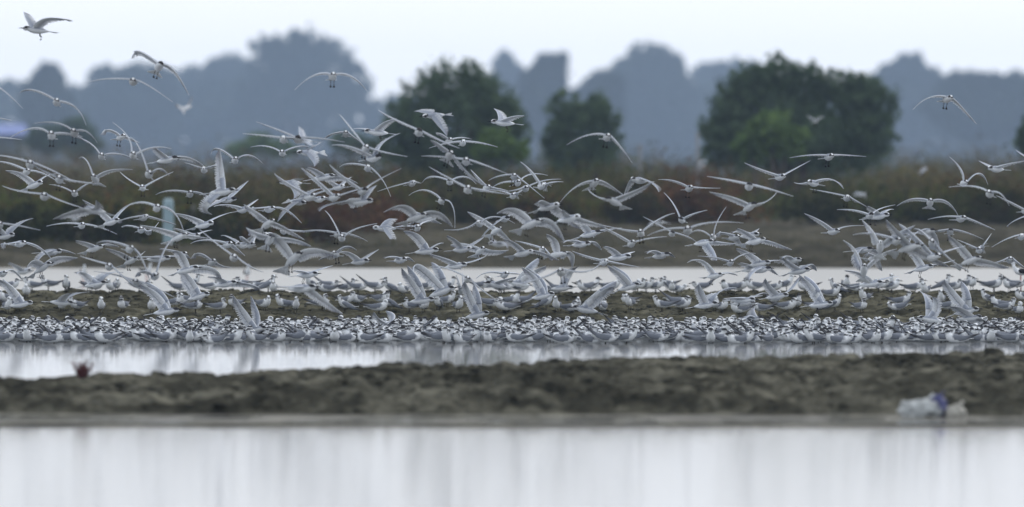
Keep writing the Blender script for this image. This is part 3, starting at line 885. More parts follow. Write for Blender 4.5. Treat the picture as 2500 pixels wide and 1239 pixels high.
def bird_mesh(name, kind, style, head_yaw=0.0, stilt=False, ns=8, nb=12):
    """A tern (or stilt) standing at the origin, facing +Y, feet at z = 0."""
    b = Build()
    f = np.array([0, 1.0, 0]); u = np.array([0, 0, 1.0]); s = np.array([1.0, 0, 0])
    lift = {True: 0.17, False: 0.0}[stilt]
    sp = {  # (forward, height, radius)
        'alert': [(-.165, .085, .004), (-.12, .088, .018), (-.065, .093, .037), (-.01, .100, .050), (.04, .113, .050), (.072, .137, .039), (.086, .163, .0285), (.094, .182, .0275)],
        'hunch': [(-.165, .092, .004), (-.12, .09, .02), (-.065, .091, .040), (-.01, .095, .053), (.04, .106, .053), (.068, .124, .044), (.078, .142, .034), (.084, .156, .029)],
        'low': [(-.16, .125, .004), (-.12, .115, .02), (-.065, .105, .038), (-.01, .098, .050), (.045, .096, .048), (.085, .104, .036), (.108, .116, .028), (.122, .126, .0275)],
        'preen': [(-.165, .085, .004), (-.12, .088, .018), (-.065, .093, .039), (-.01, .100, .052), (.04, .113, .050), (.06, .137, .038), (.055, .158, .029), (.044, .17, .0275)],
        'tall': [(-.155, .07, .004), (-.115, .077, .018), (-.06, .09, .036), (-.01, .104, .047), (.03, .122, .045), (.055, .15, .034), (.064, .178, .027), (.07, .2, .027)],
    }[kind]
    if stilt:
        sp = [(-.13, .10, .004), (-.10, .10, .018), (-.055, .1, .036), (0, .105, .044), (.045, .115, .04), (.07, .14, .026), (.085, .17, .019), (.095, .2, .018)]
    pts = [np.array([0, p_[0], p_[1] + lift]) for p_ in sp]; rads = [p_[2] for p_ in sp]
    mantle = GREY * .62 if not stilt else DARK * 1.2

    def cf(i, kk, upc):
        if i <= 1:
            return WHITE * .92
        if upc > 0.25 and i < 5:
            return mantle if not stilt or i < 4 else WHITE
        if i >= 6 and style == 0 and not stilt:
            return DARK * 2.2 if upc > 0.2 else WHITE
        return WHITE
    spine_body(b, pts, rads, u, cf, nb)
    # head
    hy = math.radians(head_yaw)
    hd = np.array([math.sin(hy), math.cos(hy), -0.06]); hd = unit(hd)
    hc = pts[-1] + u * 0.012
    HT = np.array([-.030, -.024, -.008, .012, .026, .034]); HR = np.array([.008, .020, .0285, .027, .018, .008])
    if stilt:
        HR = HR * 0.72; HT = HT * .85
    hf = head_colour(style)
    spine_body(b, [hc + hd * t for t in HT], HR, u, lambda i, kk, upc: (WHITE if stilt and not (upc > .3 and i < 4) else (GREY if stilt else hf(min(max(i - 1, 0), 3), upc))), nb)
    bl = .048 if not stilt else .07
    V, F = tube([hc + hd * .030 - u * .002, hc + hd * (.034 + bl * .5) - u * .004, hc + hd * (.034 + bl) - u * .008], [.0078 if not stilt else .004, .0055 if not stilt else .003, .001], 6)
    b.add(V, F, DARK * .8)
    for sg in (-1, 1):      # eyes
        e = hc + hd * .014 + np.cross(hd, u) * sg * .024 * (0.72 if stilt else 1) + u * .006
        V, F = tube([e - u * .004, e, e + u * .004], [.0015, .0042, .0015], 6); b.add(V, F, DARK * .5)
    # folded wings with long dark tips crossed over the tail
    up_t = {'low': .05, 'tall': -.02}.get(kind, .012)
    for sg in (-1, 1):
        L = [(.055, .112, .034, .012), (.02, .112, .046, .030), (-.04, .108, .044, .034), (-.10, .106, .030, .026), (-.16, .112 + up_t * .5, .015, .016), (-.21, .122 + up_t * .8, .008, .011), (-.265, .136 + up_t * 1.1, -.004, .004)]
        if stilt:
            L = [(a_ * .8, h_ + .004, o_ * .9, r_ * .9) for a_, h_, o_, r_ in L]
        if kind == 'low':
            L = [(a_, h_ - .008 + max(0, -a_) * .25, o_, r_) for a_, h_, o_, r_ in L]
        if kind == 'tall':
            L = [(a_, h_ + a_ * .35, o_, r_) for a_, h_, o_, r_ in L]
        V, C = [], []
        for i, (a_, h_, o_, r_) in enumerate(L):
            for kk in range(ns):
                an = 2 * math.pi * kk / ns
                V.append(np.array([sg * (o_ + r_ * .36 * math.cos(an)), a_, h_ + lift + r_ * math.sin(an)]))
                dk = smooth((i - 3.2) / 1.6)
                C.append((GREY * .6 * (1 - dk) + PRIM * .4 * dk) * (1 if math.sin(an) > -.5 else 1.15) if not stilt else DARK)
        F = []
        for i in range(len(L) - 1):
            for kk in range(ns):
                F.append((i * ns + kk, i * ns + (kk + 1) % ns, (i + 1) * ns + (kk + 1) % ns, (i + 1) * ns + kk))
        F.append(tuple(range(ns))[::-1]); F.append(tuple(range((len(L) - 1) * ns, len(L) * ns)))
        b.add(V, F, np.array(C))
    # tail
    z = sp[0][1] + lift
    V = [(-.012, -.12, z), (.012, -.12, z), (.022, -.20, z + .004), (0, -.185, z + .004), (-.022, -.20, z + .004)]
    V += [(x, y, zz + .006) for x, y, zz in V]
    b.add([np.array(v) for v in V], [(0, 4, 3, 2, 1), (5, 6, 7, 8, 9), (0, 1, 6, 5), (1, 2, 7, 6), (2, 3, 8, 7), (3, 4, 9, 8), (4, 0, 5, 9)], WHITE * .9)
    if stilt:
        add_legs(b, np.array([0, 0, .07 + lift]), f, u, s, .07 + lift, 0.02, .014, np.array((.45, .16, .16)), True, .004)
    else:
        add_legs(b, np.array([0, 0, .058]), f, u, s, .056, 0.02, .018)
    return b.mesh(name)


# --- flying terns, each with its own pose: wing tip, wrist, body, wrist, tip in tile pixels, heading, pitch
TILES = {'O': (0, 0, 1.0), 'A': (0, 0, 3.644), 'B': (0, 280, 3.644), 'C': (600, 250, 3.644), 'D': (1200, 250, 3.644), 'E': (1800, 250, 3.3486),
         'F': (0, 560, 3.644), 'G': (600, 540, 3.644), 'H': (1200, 540, 3.644), 'I': (1800, 540, 3.571)}
FLY = [
    ('A', 195, 105, 255, 180, 330, 270, 400, 185, 650, 188, -70, 6, dict(legs=True)),
    ('A', 1170, 518, 1260, 478, 1410, 600, 1530, 620, 1685, 850, 10, 14),
    ('A', 795, 728, 1000, 705, 1185, 730, 1300, 755, 1540, 910, 0, 0),
    ('A', 165, 828, 330, 815, 505, 915, 650, 945, 760, 1115, 0, 12),
    ('A', -350, 800, -230, 720, -100, 760, 20, 800, 205, 968, 0, 8),
    ('A', 1560, 925, 1620, 960, 1665, 960, 1690, 910, 1710, 860, 150, 20, dict(d=170, k=1.0)),
    ('B', -330, 60, -200, 20, -90, 30, 0, 35, 100, 52, 0, 2),
    ('B', -350, 230, -160, 190, -70, 215, 40, 210, 190, 225, 0, 2),
    ('O', 720, 220, 775, 183, 812, 188, 850, 185, 895, 222, 5, 12, dict(legs=True)),
    ('O', 2230, 268, 2275, 238, 2312, 243, 2340, 255, 2385, 303, 15, 10),
    ('B', 95, 205, 330, 125, 460, 190, 610, 175, 770, 250, 0, 12, dict(legs=True)),
    ('B', 300, 80, 530, 85, 665, 165, 760, 150, 860, 250, -5, 10),
    ('B', 640, 200, 810, 265, 905, 375, 1020, 350, 1180, 390, 0, 10),
    ('B', 890, 180, 990, 145, 1070, 205, 1130, 210, 1230, 250, 20, 12, dict(legs=True)),
    ('B', 1000, 70, 1150, 230, 1185, 365, 1330, 305, 1520, 305, 0, 10),
    ('B', 1150, 200, 1250, 330, 1325, 535, 1410, 490, 1500, 545, 0, 12),
    ('B', 690, 390, 780, 430, 850, 575, 960, 510, 1180, 490, -10, 15),
    ('B', 1060, 510, 1160, 590, 1270, 655, 1380, 590, 1540, 510, 0, 8, dict(legs=True)),
    ('B', 1400, 300, 1440, 350, 1480, 405, 1640, 385, 1810, 460, 55, 8),
    ('B', 1870, 355, 1960, 315, 2090, 410, 2200, 365, 2332, 435, 5, 10),
    ('B', 1640, 430, 1740, 460, 1815, 495, 1880, 465, 1960, 440, 0, 6),
    ('B', -100, 360, 100, 385, 270, 445, 420, 480, 675, 605, 0, 2),
    ('B', -60, 425, 90, 440, 235, 510, 360, 520, 520, 610, 10, 5),
    ('B', 60, 500, 200, 540, 300, 630, 390, 560, 500, 530, 45, 15),
    ('B', 10, 635, 200, 690, 395, 730, 540, 770, 800, 850, 0, 2),
    ('B', 430, 625, 560, 650, 665, 705, 730, 650, 830, 595, 0, 8),
    ('B', 1380, 715, 1540, 680, 1690, 710, 1780, 700, 1880, 760, 5, 10),
    ('B', 1960, 310, 1970, 520, 1970, 690, 1850, 790, 1880, 890, 65, 5, dict(d=96)),
    ('B', 1830, 860, 1900, 800, 2020, 760, 2100, 690, 2205, 590, 50, 5),
    ('B', 740, 760, 890, 860, 985, 960, 1060, 880, 1170, 790, 45, 12),
    ('B', 1060, 860, 1250, 785, 1395, 835, 1530, 860, 1640, 1060, 5, 10),
    ('B', 1040, 960, 1160, 920, 1275, 920, 1390, 930, 1560, 980, 20, 10),
    ('B', 410, 995, 590, 970, 725, 990, 850, 995, 1040, 1065, 10, 6),
    ('B', -100, 960, -20, 1000, 40, 1085, 150, 990, 290, 925, 55, 8),
    ('B', -300, 960, -130, 950, -5, 985, 130, 985, 360, 1030, 5, 5),
    ('B', 560, 905, 610, 900, 670, 930, 700, 900, 740, 890, 30, 10, dict(d=160, k=1.0)),
    ('B', 1570, 880, 1700, 920, 1810, 985, 1900, 930, 2055, 870, 50, 10),
    ('B', 1250, 985, 1440, 1030, 1585, 1095, 1680, 1085, 1850, 1105, 40, 16, dict(legs=True)),
    ('B', 1910, 820, 2030, 810, 2160, 850, 2230, 800, 2290, 755, 30, 10),
    ('B', 1690, 1150, 1860, 1120, 2020, 1160, 2090, 1190, 2170, 1260, 20, 5),
    ('B', 1960, 1080, 2050, 1100, 2160, 1165, 2220, 1110, 2290, 1060, -30, 5),
    ('F', 690, 100, 780, 130, 835, 175, 930, 140, 1050, 160, 50, 14, dict(legs=True)),
    ('F', 340, 310, 390, 220, 450, 205, 540, 190, 660, 225, 60, 2),
    ('F', 260, 330, 320, 290, 375, 345, 480, 270, 690, 255, 55, 28, dict(legs=True, tw=25)),
    ('F', 850, 130, 1000, 115, 1150, 180, 1250, 240, 1340, 480, 10, 8),
    ('F', 950, 170, 1080, 220, 1160, 285, 1220, 250, 1280, 200, 40, 18, dict(legs=True)),
    ('F', 1230, 240, 1320, 250, 1400, 265, 1480, 245, 1590, 255, 70, 2),
    ('F', 1560, 190, 1630, 250, 1660, 365, 1850, 350, 1970, 450, 65, 12, dict(tw=25)),
    ('F', 700, 240, 830, 280, 970, 335, 1080, 410, 1290, 560, 0, 2),
    ('F', 1230, 480, 1400, 600, 1470, 735, 1450, 600, 1290, 470, 75, 8, dict(d=104, tw=25)),
    ('F', -20, 440, 110, 540, 180, 670, 130, 560, 20, 450, 75, 8, dict(d=106, tw=20)),
    ('F', 1580, 350, 1700, 460, 1760, 600, 1690, 520, 1620, 360, 70, 16, dict(d=106, tw=20)),
    ('F', 1870, 420, 1950, 440, 2000, 490, 2180, 490, 2320, 540, 65, 8),
    ('F', 700, 560, 590, 600, 540, 655, 610, 600, 790, 560, 85, -5, dict(d=110, tw=15)),
    ('F', 2080, 590, 2180, 760, 2250, 900, 2290, 800, 2230, 600, 80, 12, dict(d=101, tw=35)),
    ('F', -150, 450, -60, 380, 20, 400, 100, 370, 210, 480, 20, 10),
    ('F', 1770, 0, 1950, 150, 2080, 255, 2200, 320, 2340, 385, 0, 2),
    ('C', -30, 280, 170, 300, 335, 335, 420, 320, 560, 350, 0, 8),
    ('C', 90, 175, 300, 255, 465, 335, 600, 320, 880, 355, 0, 6),
    ('C', 40, 400, 210, 400, 325, 455, 430, 405, 560, 395, 0, 6),
    ('C', 650, 360, 600, 400, 560, 450, 600, 500, 615, 575, -70, 0, dict(tw=-35, roll=-35)),
    ('C', 465, 215, 490, 280, 520, 340, 560, 370, 600, 385, -60, 5, dict(d=130, k=1.0)),
    ('C', 690, 330, 790, 280, 890, 285, 960, 310, 1040, 370, 0, 10),
    ('C', 830, 110, 930, 230, 1070, 415, 1200, 440, 1440, 485, 0, 8),
    ('C', 950, 238, 1060, 240, 1170, 270, 1230, 195, 1345, 150, -70, 4),
    ('C', 770, 385, 950, 410, 1130, 500, 1190, 390, 1370, 275, 30, 8),
    ('C', 1180, 70, 1340, 165, 1540, 270, 1700, 330, 1900, 410, 0, 8),
    ('C', 1500, 80, 1590, 85, 1680, 120, 1720, 190, 1790, 300, -70, -5, dict(roll=-40, tw=-20)),
    ('C', 1630, 410, 1800, 365, 1930, 365, 2060, 360, 2240, 400, 5, 10),
    ('C', 1690, 275, 1760, 300, 1805, 345, 1900, 320, 2010, 330, 10, 6),
    ('C', 1640, 340, 1730, 390, 1810, 480, 1930, 590, 2110, 740, 5, 14, dict(legs=True)),
    ('C', 1560, 480, 1760, 490, 1960, 530, 2090, 550, 2332, 640, 0, 6),
    ('C', 830, 580, 950, 550, 1085, 590, 1190, 660, 1290, 840, 0, 10),
    ('C', 250, 635, 400, 745, 565, 845, 680, 800, 940, 750, 20, 5),
    ('C', 290, 1060, 400, 930, 460, 890, 560, 810, 690, 770, 45, -4),
    ('C', 495, 690, 450, 700, 410, 720, 440, 780, 430, 860, -75, 0, dict(tw=-20, d=112)),
    ('C', 490, 585, 640, 710, 780, 850, 900, 810, 1090, 750, 20, 6),
    ('C', 560, 600, 720, 690, 820, 760, 880, 710, 940, 665, 30, 8),
    ('C', 740, 555, 880, 680, 1035, 795, 1120, 730, 1380, 590, 15, 5),
    ('C', 660, 970, 800, 900, 1010, 890, 1080, 820, 1160, 740, 65, 4, dict(legs=True)),
    ('C', 1170, 795, 1340, 745, 1475, 725, 1520, 720, 1560, 720, 15, 6),
    ('C', 1570, 715, 1680, 665, 1815, 710, 1930, 665, 2050, 730, 0, 8),
    ('C', 1630, 575, 1810, 680, 1975, 780, 2100, 785, 2332, 820, 0, 10),
    ('C', 2000, 600, 2080, 690, 2140, 765, 2230, 770, 2332, 790, 10, 8),
    ('C', 1450, 830, 1620, 790, 1740, 880, 1830, 910, 1860, 1120, 5, 8),
    ('C', 360, 885, 510, 860, 650, 865, 700, 855, 760, 855, 30, 4),
    ('C', 30, 945, 110, 945, 205, 955, 330, 950, 495, 1075, 25, 6),
    ('C', -20, 910, 110, 1000, 190, 1090, 310, 1110, 520, 1225, 30, 20, dict(legs=True)),
    ('C', 700, 965, 780, 1070, 855, 1210, 960, 1140, 1170, 1080, 0, 10),
    ('C', 490, 1150, 680, 1145, 815, 1180, 930, 1180, 1080, 1240, 10, 6),
    ('C', 1230, 980, 1420, 935, 1510, 1030, 1680, 985, 1840, 1110, 45, 14, dict(legs=True, tw=20)),
    ('C', 1440, 960, 1520, 990, 1590, 1045, 1640, 1040, 1740, 1085, 60, 10),
    ('C', 1270, 1140, 1400, 1105, 1520, 1120, 1580, 1075, 1690, 1045, 10, 5),
    ('C', 1970, 975, 2110, 1050, 2220, 1150, 2290, 1180, 2380, 1260, 25, 18, dict(legs=True)),
    ('C', 2100, 1200, 2210, 1090, 2300, 1040, 2400, 990, 2500, 980, 20, 6),
    ('D', 20, 55, 80, 120, 110, 185, 180, 140, 285, 120, -72, 4),
    ('D', 670, 380, 890, 290, 1025, 315, 1120, 370, 1250, 540, 5, 8),
    ('D', -30, 700, 90, 655, 200, 665, 290, 710, 470, 855, 0, 6),
    ('D', 0, 770, 110, 715, 230, 720, 330, 650, 500, 652, 10, 10),
    ('D', 255, 530, 370, 640, 440, 750, 520, 720, 640, 710, 10, 8),
    ('D', 100, 800, 230, 780, 300, 770, 430, 710, 620, 685, 10, 4),
    ('D', -100, 800, 60, 785, 190, 835, 250, 800, 320, 760, 5, 5),
    ('D', 610, 890, 780, 740, 910, 725, 1010, 725, 1180, 830, 15, 14),
    ('D', 1485, 690, 1640, 710, 1755, 770, 1860, 765, 2040, 765, 10, 6),
    ('D', 1920, 660, 2130, 700, 2290, 750, 2450, 770, 2686, 838, 0, 8),
    ('D', 1940, 800, 2150, 860, 2290, 935, 2420, 900, 2545, 800, 25, 16, dict(legs=True)),
    ('D', 1535, 805, 1630, 930, 1695, 1050, 1760, 1010, 1920, 960, -10, 8),
    ('D', 420, 890, 450, 890, 500, 935, 640, 1000, 800, 1130, 55, 12, dict(legs=True, tw=20)),
    ('D', 640, 960, 660, 1000, 680, 1040, 860, 1070, 1050, 1110, 55, 10, dict(legs=True)),
    ('D', 50, 990, 220, 970, 340, 1090, 500, 1060, 650, 1239, 45, 18, dict(legs=True, tw=25)),
    ('D', 700, 1010, 820, 1090, 870, 1175, 1020, 1140, 1160, 1120, 60, 12, dict(legs=True)),
    ('D', 1350, 1020, 1500, 1100, 1605, 1170, 1720, 1190, 1830, 1250, 0, 6),
    ('D', 1390, 1190, 1580, 1130, 1745, 1140, 1920, 1080, 2240, 1075, 0, 4),
    ('D', 1740, 1200, 1860, 1145, 1970, 1200, 2000, 1090, 2090, 930, 0, 8),
    ('D', 1390, 1095, 1440, 1070, 1490, 1080, 1540, 1075, 1600, 1085, 20, 5, dict(d=140, k=1.0)),
    ('E', 430, 455, 620, 435, 745, 450, 850, 435, 1055, 445, 15, 6, dict(legs=True)),
    ('E', 60, 495, 220, 565, 345, 615, 440, 565, 600, 478, 20, 6),
    ('E', 595, 710, 770, 745, 895, 785, 960, 805, 1060, 855, 0, 4),
    ('E', 820, 880, 970, 890, 1080, 930, 1160, 880, 1300, 840, 10, 8),
    ('E', 1060, 850, 1120, 890, 1150, 935, 1220, 890, 1290, 880, 60, 8, dict(legs=True)),
    ('E', 1310, 850, 1450, 795, 1575, 825, 1690, 810, 1810, 930, 0, 14),
    ('E', 1560, 960, 1720, 935, 1825, 955, 1930, 970, 2110, 1045, 15, 6),
    ('E', 2125, 765, 2240, 825, 2350, 890, 2440, 850, 2540, 800, 10, 6),
    ('E', 550, 910, 690, 985, 780, 1060, 870, 1025, 1040, 1010, 25, 6),
    ('E', 1990, 480, 2060, 520, 2120, 548, 2210, 510, 2340, 480, -40, 2),
    ('E', 2290, 390, 2345, 435, 2400, 470, 2480, 450, 2560, 430, -20, 5),
    ('E', 975, 730, 990, 745, 1010, 755, 1040, 760, 1060, 790, 30, 5, dict(d=165, k=1.0)),
    ('E', 570, 110, 610, 135, 640, 155, 680, 130, 720, 120, 10, 10, dict(d=175, k=1.0)),
    ('E', 1490, 590, 1505, 575, 1520, 560, 1535, 545, 1550, 530, 20, 5, dict(d=190, k=1.0)),
    ('E', 2210, 1020, 2290, 960, 2400, 935, 2480, 940, 2600, 980, 5, 5),
    ('I', 0, 65, 80, 110, 150, 180, 270, 185, 475, 250, 50, 10, dict(legs=True)),
    ('I', -10, 240, 100, 290, 190, 375, 300, 350, 410, 350, 60, 8),
    ('I', 95, 510, 140, 440, 200, 425, 270, 410, 370, 480, 50, 4),
    ('I', 400, 320, 450, 370, 530, 440, 630, 385, 700, 440, 65, 10),
    ('I', 1120, 445, 1030, 310, 1080, 255, 1180, 250, 1290, 340, 55, 4, dict(tw=20)),
    ('I', 1090, -10, 1180, 110, 1245, 230, 1360, 140, 1550, 40, 0, 30, dict(tw=25)),
    ('I', 1290, -10, 1420, 130, 1490, 240, 1650, 300, 1850, 400, 50, 14, dict(legs=True)),
    ('I', 1490, 190, 1550, 110, 1640, 95, 1720, 130, 1780, 275, 40, 4, dict(tw=20)),
    ('I', 1680, 100, 1770, 85, 1855, 95, 1950, 90, 2140, 160, 0, 12),
    ('I', 1830, 120, 1960, 240, 2030, 350, 2180, 360, 2380, 410, 45, 16, dict(legs=True, tw=15)),
    ('I', 1920, 165, 2040, 220, 2110, 255, 2150, 200, 2220, 110, 0, 6),
    ('I', 2220, 230, 2370, 150, 2475, 140, 2540, 170, 2650, 230, 0, 5),
    ('I', 930, 430, 1080, 470, 1160, 550, 1290, 505, 1420, 485, 65, 6, dict(legs=True)),
    ('I', 540, 470, 660, 600, 720, 730, 690, 590, 590, 480, 75, 6, dict(d=106, tw=25)),
    ('I', 240, 500, 290, 590, 340, 660, 440, 620, 560, 480, 70, 8, dict(d=108, tw=20)),
    ('I', -100, 700, -20, 680, 50, 720, 170, 650, 270, 640, 65, 2, dict(d=107, tw=20)),
    ('I', 1800, 510, 1890, 640, 1990, 790, 2010, 650, 1960, 530, 75, 12, dict(d=104, tw=35)),
    ('I', 1580, 600, 1660, 720, 1690, 860, 1730, 740, 1640, 640, -75, 8, dict(d=103, tw=30)),
    ('I', 2220, 900, 2110, 860, 2020, 850, 1960, 780, 1850, 740, 110, 5, dict(d=104)),
    ('I', 40, 890, 90, 830, 130, 860, 140, 810, 160, 760, 60, 5, dict(d=106)),
    ('G', 240, 110, 320, 190, 415, 345, 570, 270, 810, 310, 38, 32, dict(legs=True, tw=30, tail=0.75)),
    ('G', 820, 290, 920, 290, 1010, 365, 1080, 320, 1180, 255, 50, 6),
    ('G', 450, 440, 490, 450, 540, 480, 640, 440, 770, 400, 60, 4),
    ('G', 1410, 90, 1540, 150, 1600, 270, 1690, 220, 1760, 200, 72, 6, dict(tw=25)),
    ('G', 1820, 215, 1960, 220, 2080, 270, 2190, 275, 2340, 260, 20, 16, dict(legs=True, tw=25)),
    ('G', 1800, 130, 1880, 190, 1920, 255, 2020, 210, 2130, 135, 50, 4),
    ('G', 1390, 420, 1500, 580, 1560, 710, 1540, 560, 1440, 400, 75, 6, dict(d=106, tw=25)),
    ('G', 1500, 520, 1560, 420, 1740, 630, 1740, 480, 1650, 370, 68, 20, dict(d=108, tw=35)),
    ('G', 1640, 410, 1800, 430, 1970, 520, 2080, 600, 2260, 720, 0, 4),
    ('G', 1870, 480, 1900, 560, 1920, 625, 1935, 550, 1930, 455, 10, 20, dict(d=117)),
    ('G', 1950, 530, 2000, 680, 2050, 840, 2070, 700, 2030, 560, 80, 12, dict(d=104, tw=35)),
    ('G', 290, 575, 400, 590, 490, 600, 640, 670, 860, 825, 60, 2),
    ('G', 1150, 810, 1200, 890, 1260, 930, 1310, 860, 1240, 805, 30, 10, dict(d=104)),
    ('G', 2050, 515, 2170, 460, 2300, 480, 2380, 470, 2450, 480, 15, 8),
    ('G', 0, 60, 110, 120, 210, 175, 400, 170, 580, 230, 15, 22, dict(legs=True)),
    ('H', 210, 180, 340, 210, 450, 260, 510, 290, 545, 350, 0, 12, dict(legs=True)),
    ('H', 490, 120, 570, 190, 580, 300, 700, 290, 720, 420, 50, 6, dict(tw=20)),
    ('H', 640, 195, 710, 175, 790, 210, 900, 190, 980, 260, 50, 4),
    ('H', 720, 270, 870, 325, 995, 370, 1100, 375, 1310, 410, 15, 8),
    ('H', 1010, 225, 1080, 260, 1130, 325, 1210, 295, 1280, 275, 65, 4),
    ('H', 940, 30, 1110, 120, 1240, 205, 1370, 165, 1560, 140, 10, 12),
    ('H', 2000, 350, 1950, 260, 1880, 195, 2060, 200, 2200, 200, 55, 8, dict(legs=True)),
    ('H', 1740, 370, 1890, 370, 1980, 490, 2090, 465, 2200, 490, 40, 6),
    ('H', 270, 410, 410, 540, 450, 670, 460, 560, 320, 420, 72, 12, dict(d=106, tw=25, legs=True)),
    ('H', 420, 330, 320, 430, 250, 560, 360, 470, 480, 400, -70, 8, dict(d=110, tw=20)),
    ('H', 780, 400, 680, 500, 620, 600, 680, 520, 750, 430, 78, 4, dict(d=114, tw=20)),
    ('H', 1110, 540, 960, 640, 840, 790, 960, 660, 1080, 580, -70, 10, dict(d=107, tw=25)),
    ('H', 1030, 390, 1170, 500, 1215, 590, 1200, 500, 1080, 400, 75, 16, dict(d=110, tw=25)),
    ('H', 1840, 560, 1870, 650, 1900, 750, 2020, 640, 2190, 600, 70, 8, dict(d=106, tw=25)),
    ('H', 2060, 690, 2150, 690, 2230, 705, 2330, 680, 2420, 670, 75, 0, dict(d=106, tw=15)),
    ('F', 100, 300, 150, 330, 200, 380, 240, 350, 290, 330, 60, 4, dict(d=126, k=1.0)),
    ('F', 1440, 170, 1520, 190, 1600, 230, 1650, 240, 1690, 270, 30, 5),
    ('G', -60, 140, 0, 170, 40, 215, 70, 160, 110, 110, 20, 8),
    ('H', 2000, 120, 2070, 110, 2150, 150, 2200, 190, 2280, 250, 20, 6),
    ('H', 2140, 110, 2210, 95, 2290, 130, 2330, 110, 2390, 70, 50, 6),
    ('I', 1120, 300, 1150, 290, 1190, 330, 1240, 380, 1275, 440, 30, 4),
    ('H', 2210, 370, 2260, 390, 2310, 430, 2360, 400, 2420, 380, 60, 8),
    ('I', 380, 330, 430, 310, 470, 350, 510, 330, 540, 390, 50, 5),
    ('C', 20, 1180, 90, 1150, 150, 1190, 210, 1170, 280, 1210, 20, 6),
    ('B', 1560, 1010, 1640, 1040, 1720, 1085, 1800, 1050, 1880, 1030, 30, 8),
    ('G', 1240, 330, 1310, 320, 1370, 350, 1430, 330, 1500, 370, 30, 6),
    ('H', 1380, 290, 1440, 270, 1500, 310, 1570, 290, 1640, 330, 40, 6),
    ('H', -20, 150, 10, 180, 60, 210, 100, 190, 140, 240, -60, 4, dict(d=125, k=1.0)),
]
# more birds of the low, dense layer over the far bank and water
rq = np.random.default_rng(2024)
done = [(TILES[w[0]][0] + w[5] / TILES[w[0]][2], TILES[w[0]][1] + w[6] / TILES[w[0]][2]) for w in FLY]
pool = [w for w in FLY if len(w) == 13 or 'd' not in w[13]]
extra = 0
for _ in range(4000):
    if extra == 30:
        break
    nx = rq.uniform(20, 2480); ny = rq.uniform(560, 700) if rq.random() < .7 else rq.uniform(430, 560)
    if min(math.hypot((nx - a_) * .7, ny - c_) for a_, c_ in done) < 27:
        continue
    w = pool[int(rq.integers(len(pool)))]
    sc = TILES[w[0]][2]; mir = -1 if rq.random() < .35 else 1
    pp = [((w[1 + 2 * j] - w[5]) / sc * mir + rq.normal(0, 3), (w[2 + 2 * j] - w[6]) / sc + rq.normal(0, 5)) for j in range(5)]
    pp[2] = (0, 0)
    if mir < 0:
        pp = pp[::-1]
    FLY.append(('O', *[v_ for a_, c_ in pp for v_ in (nx + a_, ny + c_)], w[11] * mir + rq.normal(0, 8), w[12]))
    done.append((nx, ny)); extra += 1
recs = []
for i, row in enumerate(FLY):
    rr = np.random.default_rng(1000 + i)
    me, c, bod, q = flying_bird(row, rr)
    # keep every bird clear of the ground below it
    lim = 0.045
    if 112.5 < c[1] < 127:
        lim = z1_of(islet_z, c[0], c[1]) + 0.06
    c[2] = max(c[2], lim)
    o = link("flying_tern", me, M_BIRD, cat="tern", group="terns in flight")
    o.location = c
    up = [q[2][1] - q[0][1], q[2][1] - q[4][1]]
    if min(up) > 22:
        pose = "wings raised"
    elif max(up) < -6:
        pose = "wings bowed down"
    elif max(up) > 14 and min(up) < -8:
        pose = "banking steeply"
    else:
        pose = "wings spread level"
    py = bod[1]
    band = "the pale sky" if py < 110 else "the hazy far trees" if py < 330 else "the brown scrub" if py < 548 else "the far mud bank" if py < 655 else "the far water strip" if py < 712 else "the mud islet"
    if len(row) > 13 and row[13].get('d', 0) > 124:
        pose = "far off"
    recs.append((band, pose, bod[0], o))
for key in sorted({(a, b_) for a, b_, _, _ in recs}):
    grp = sorted([t for t in recs if (t[0], t[1]) == key], key=lambda t: t[2])
    for j, t in enumerate(grp):
        if len(grp) == 1:
            t[3]["label"] = "the one tern flying with %s before %s" % (key[1], key[0])
        else:
            t[3]["label"] = "tern flying, %s, before %s, %s such from left" % (key[1], key[0], ordn(j + 1))

# --- terns standing on the islet: tile, x, foot y, heading, pose, cap
KINDS = ['alert', 'hunch', 'low', 'preen', 'tall']
PROTO = {}


def proto(kind, style, hy=0.0):
    key = (kind, style, hy)
    if key not in PROTO:
        PROTO[key] = bird_mesh("tern_body", kind, style, hy)
        PROTO[key].materials.append(M_BIRD)
    return PROTO[key]


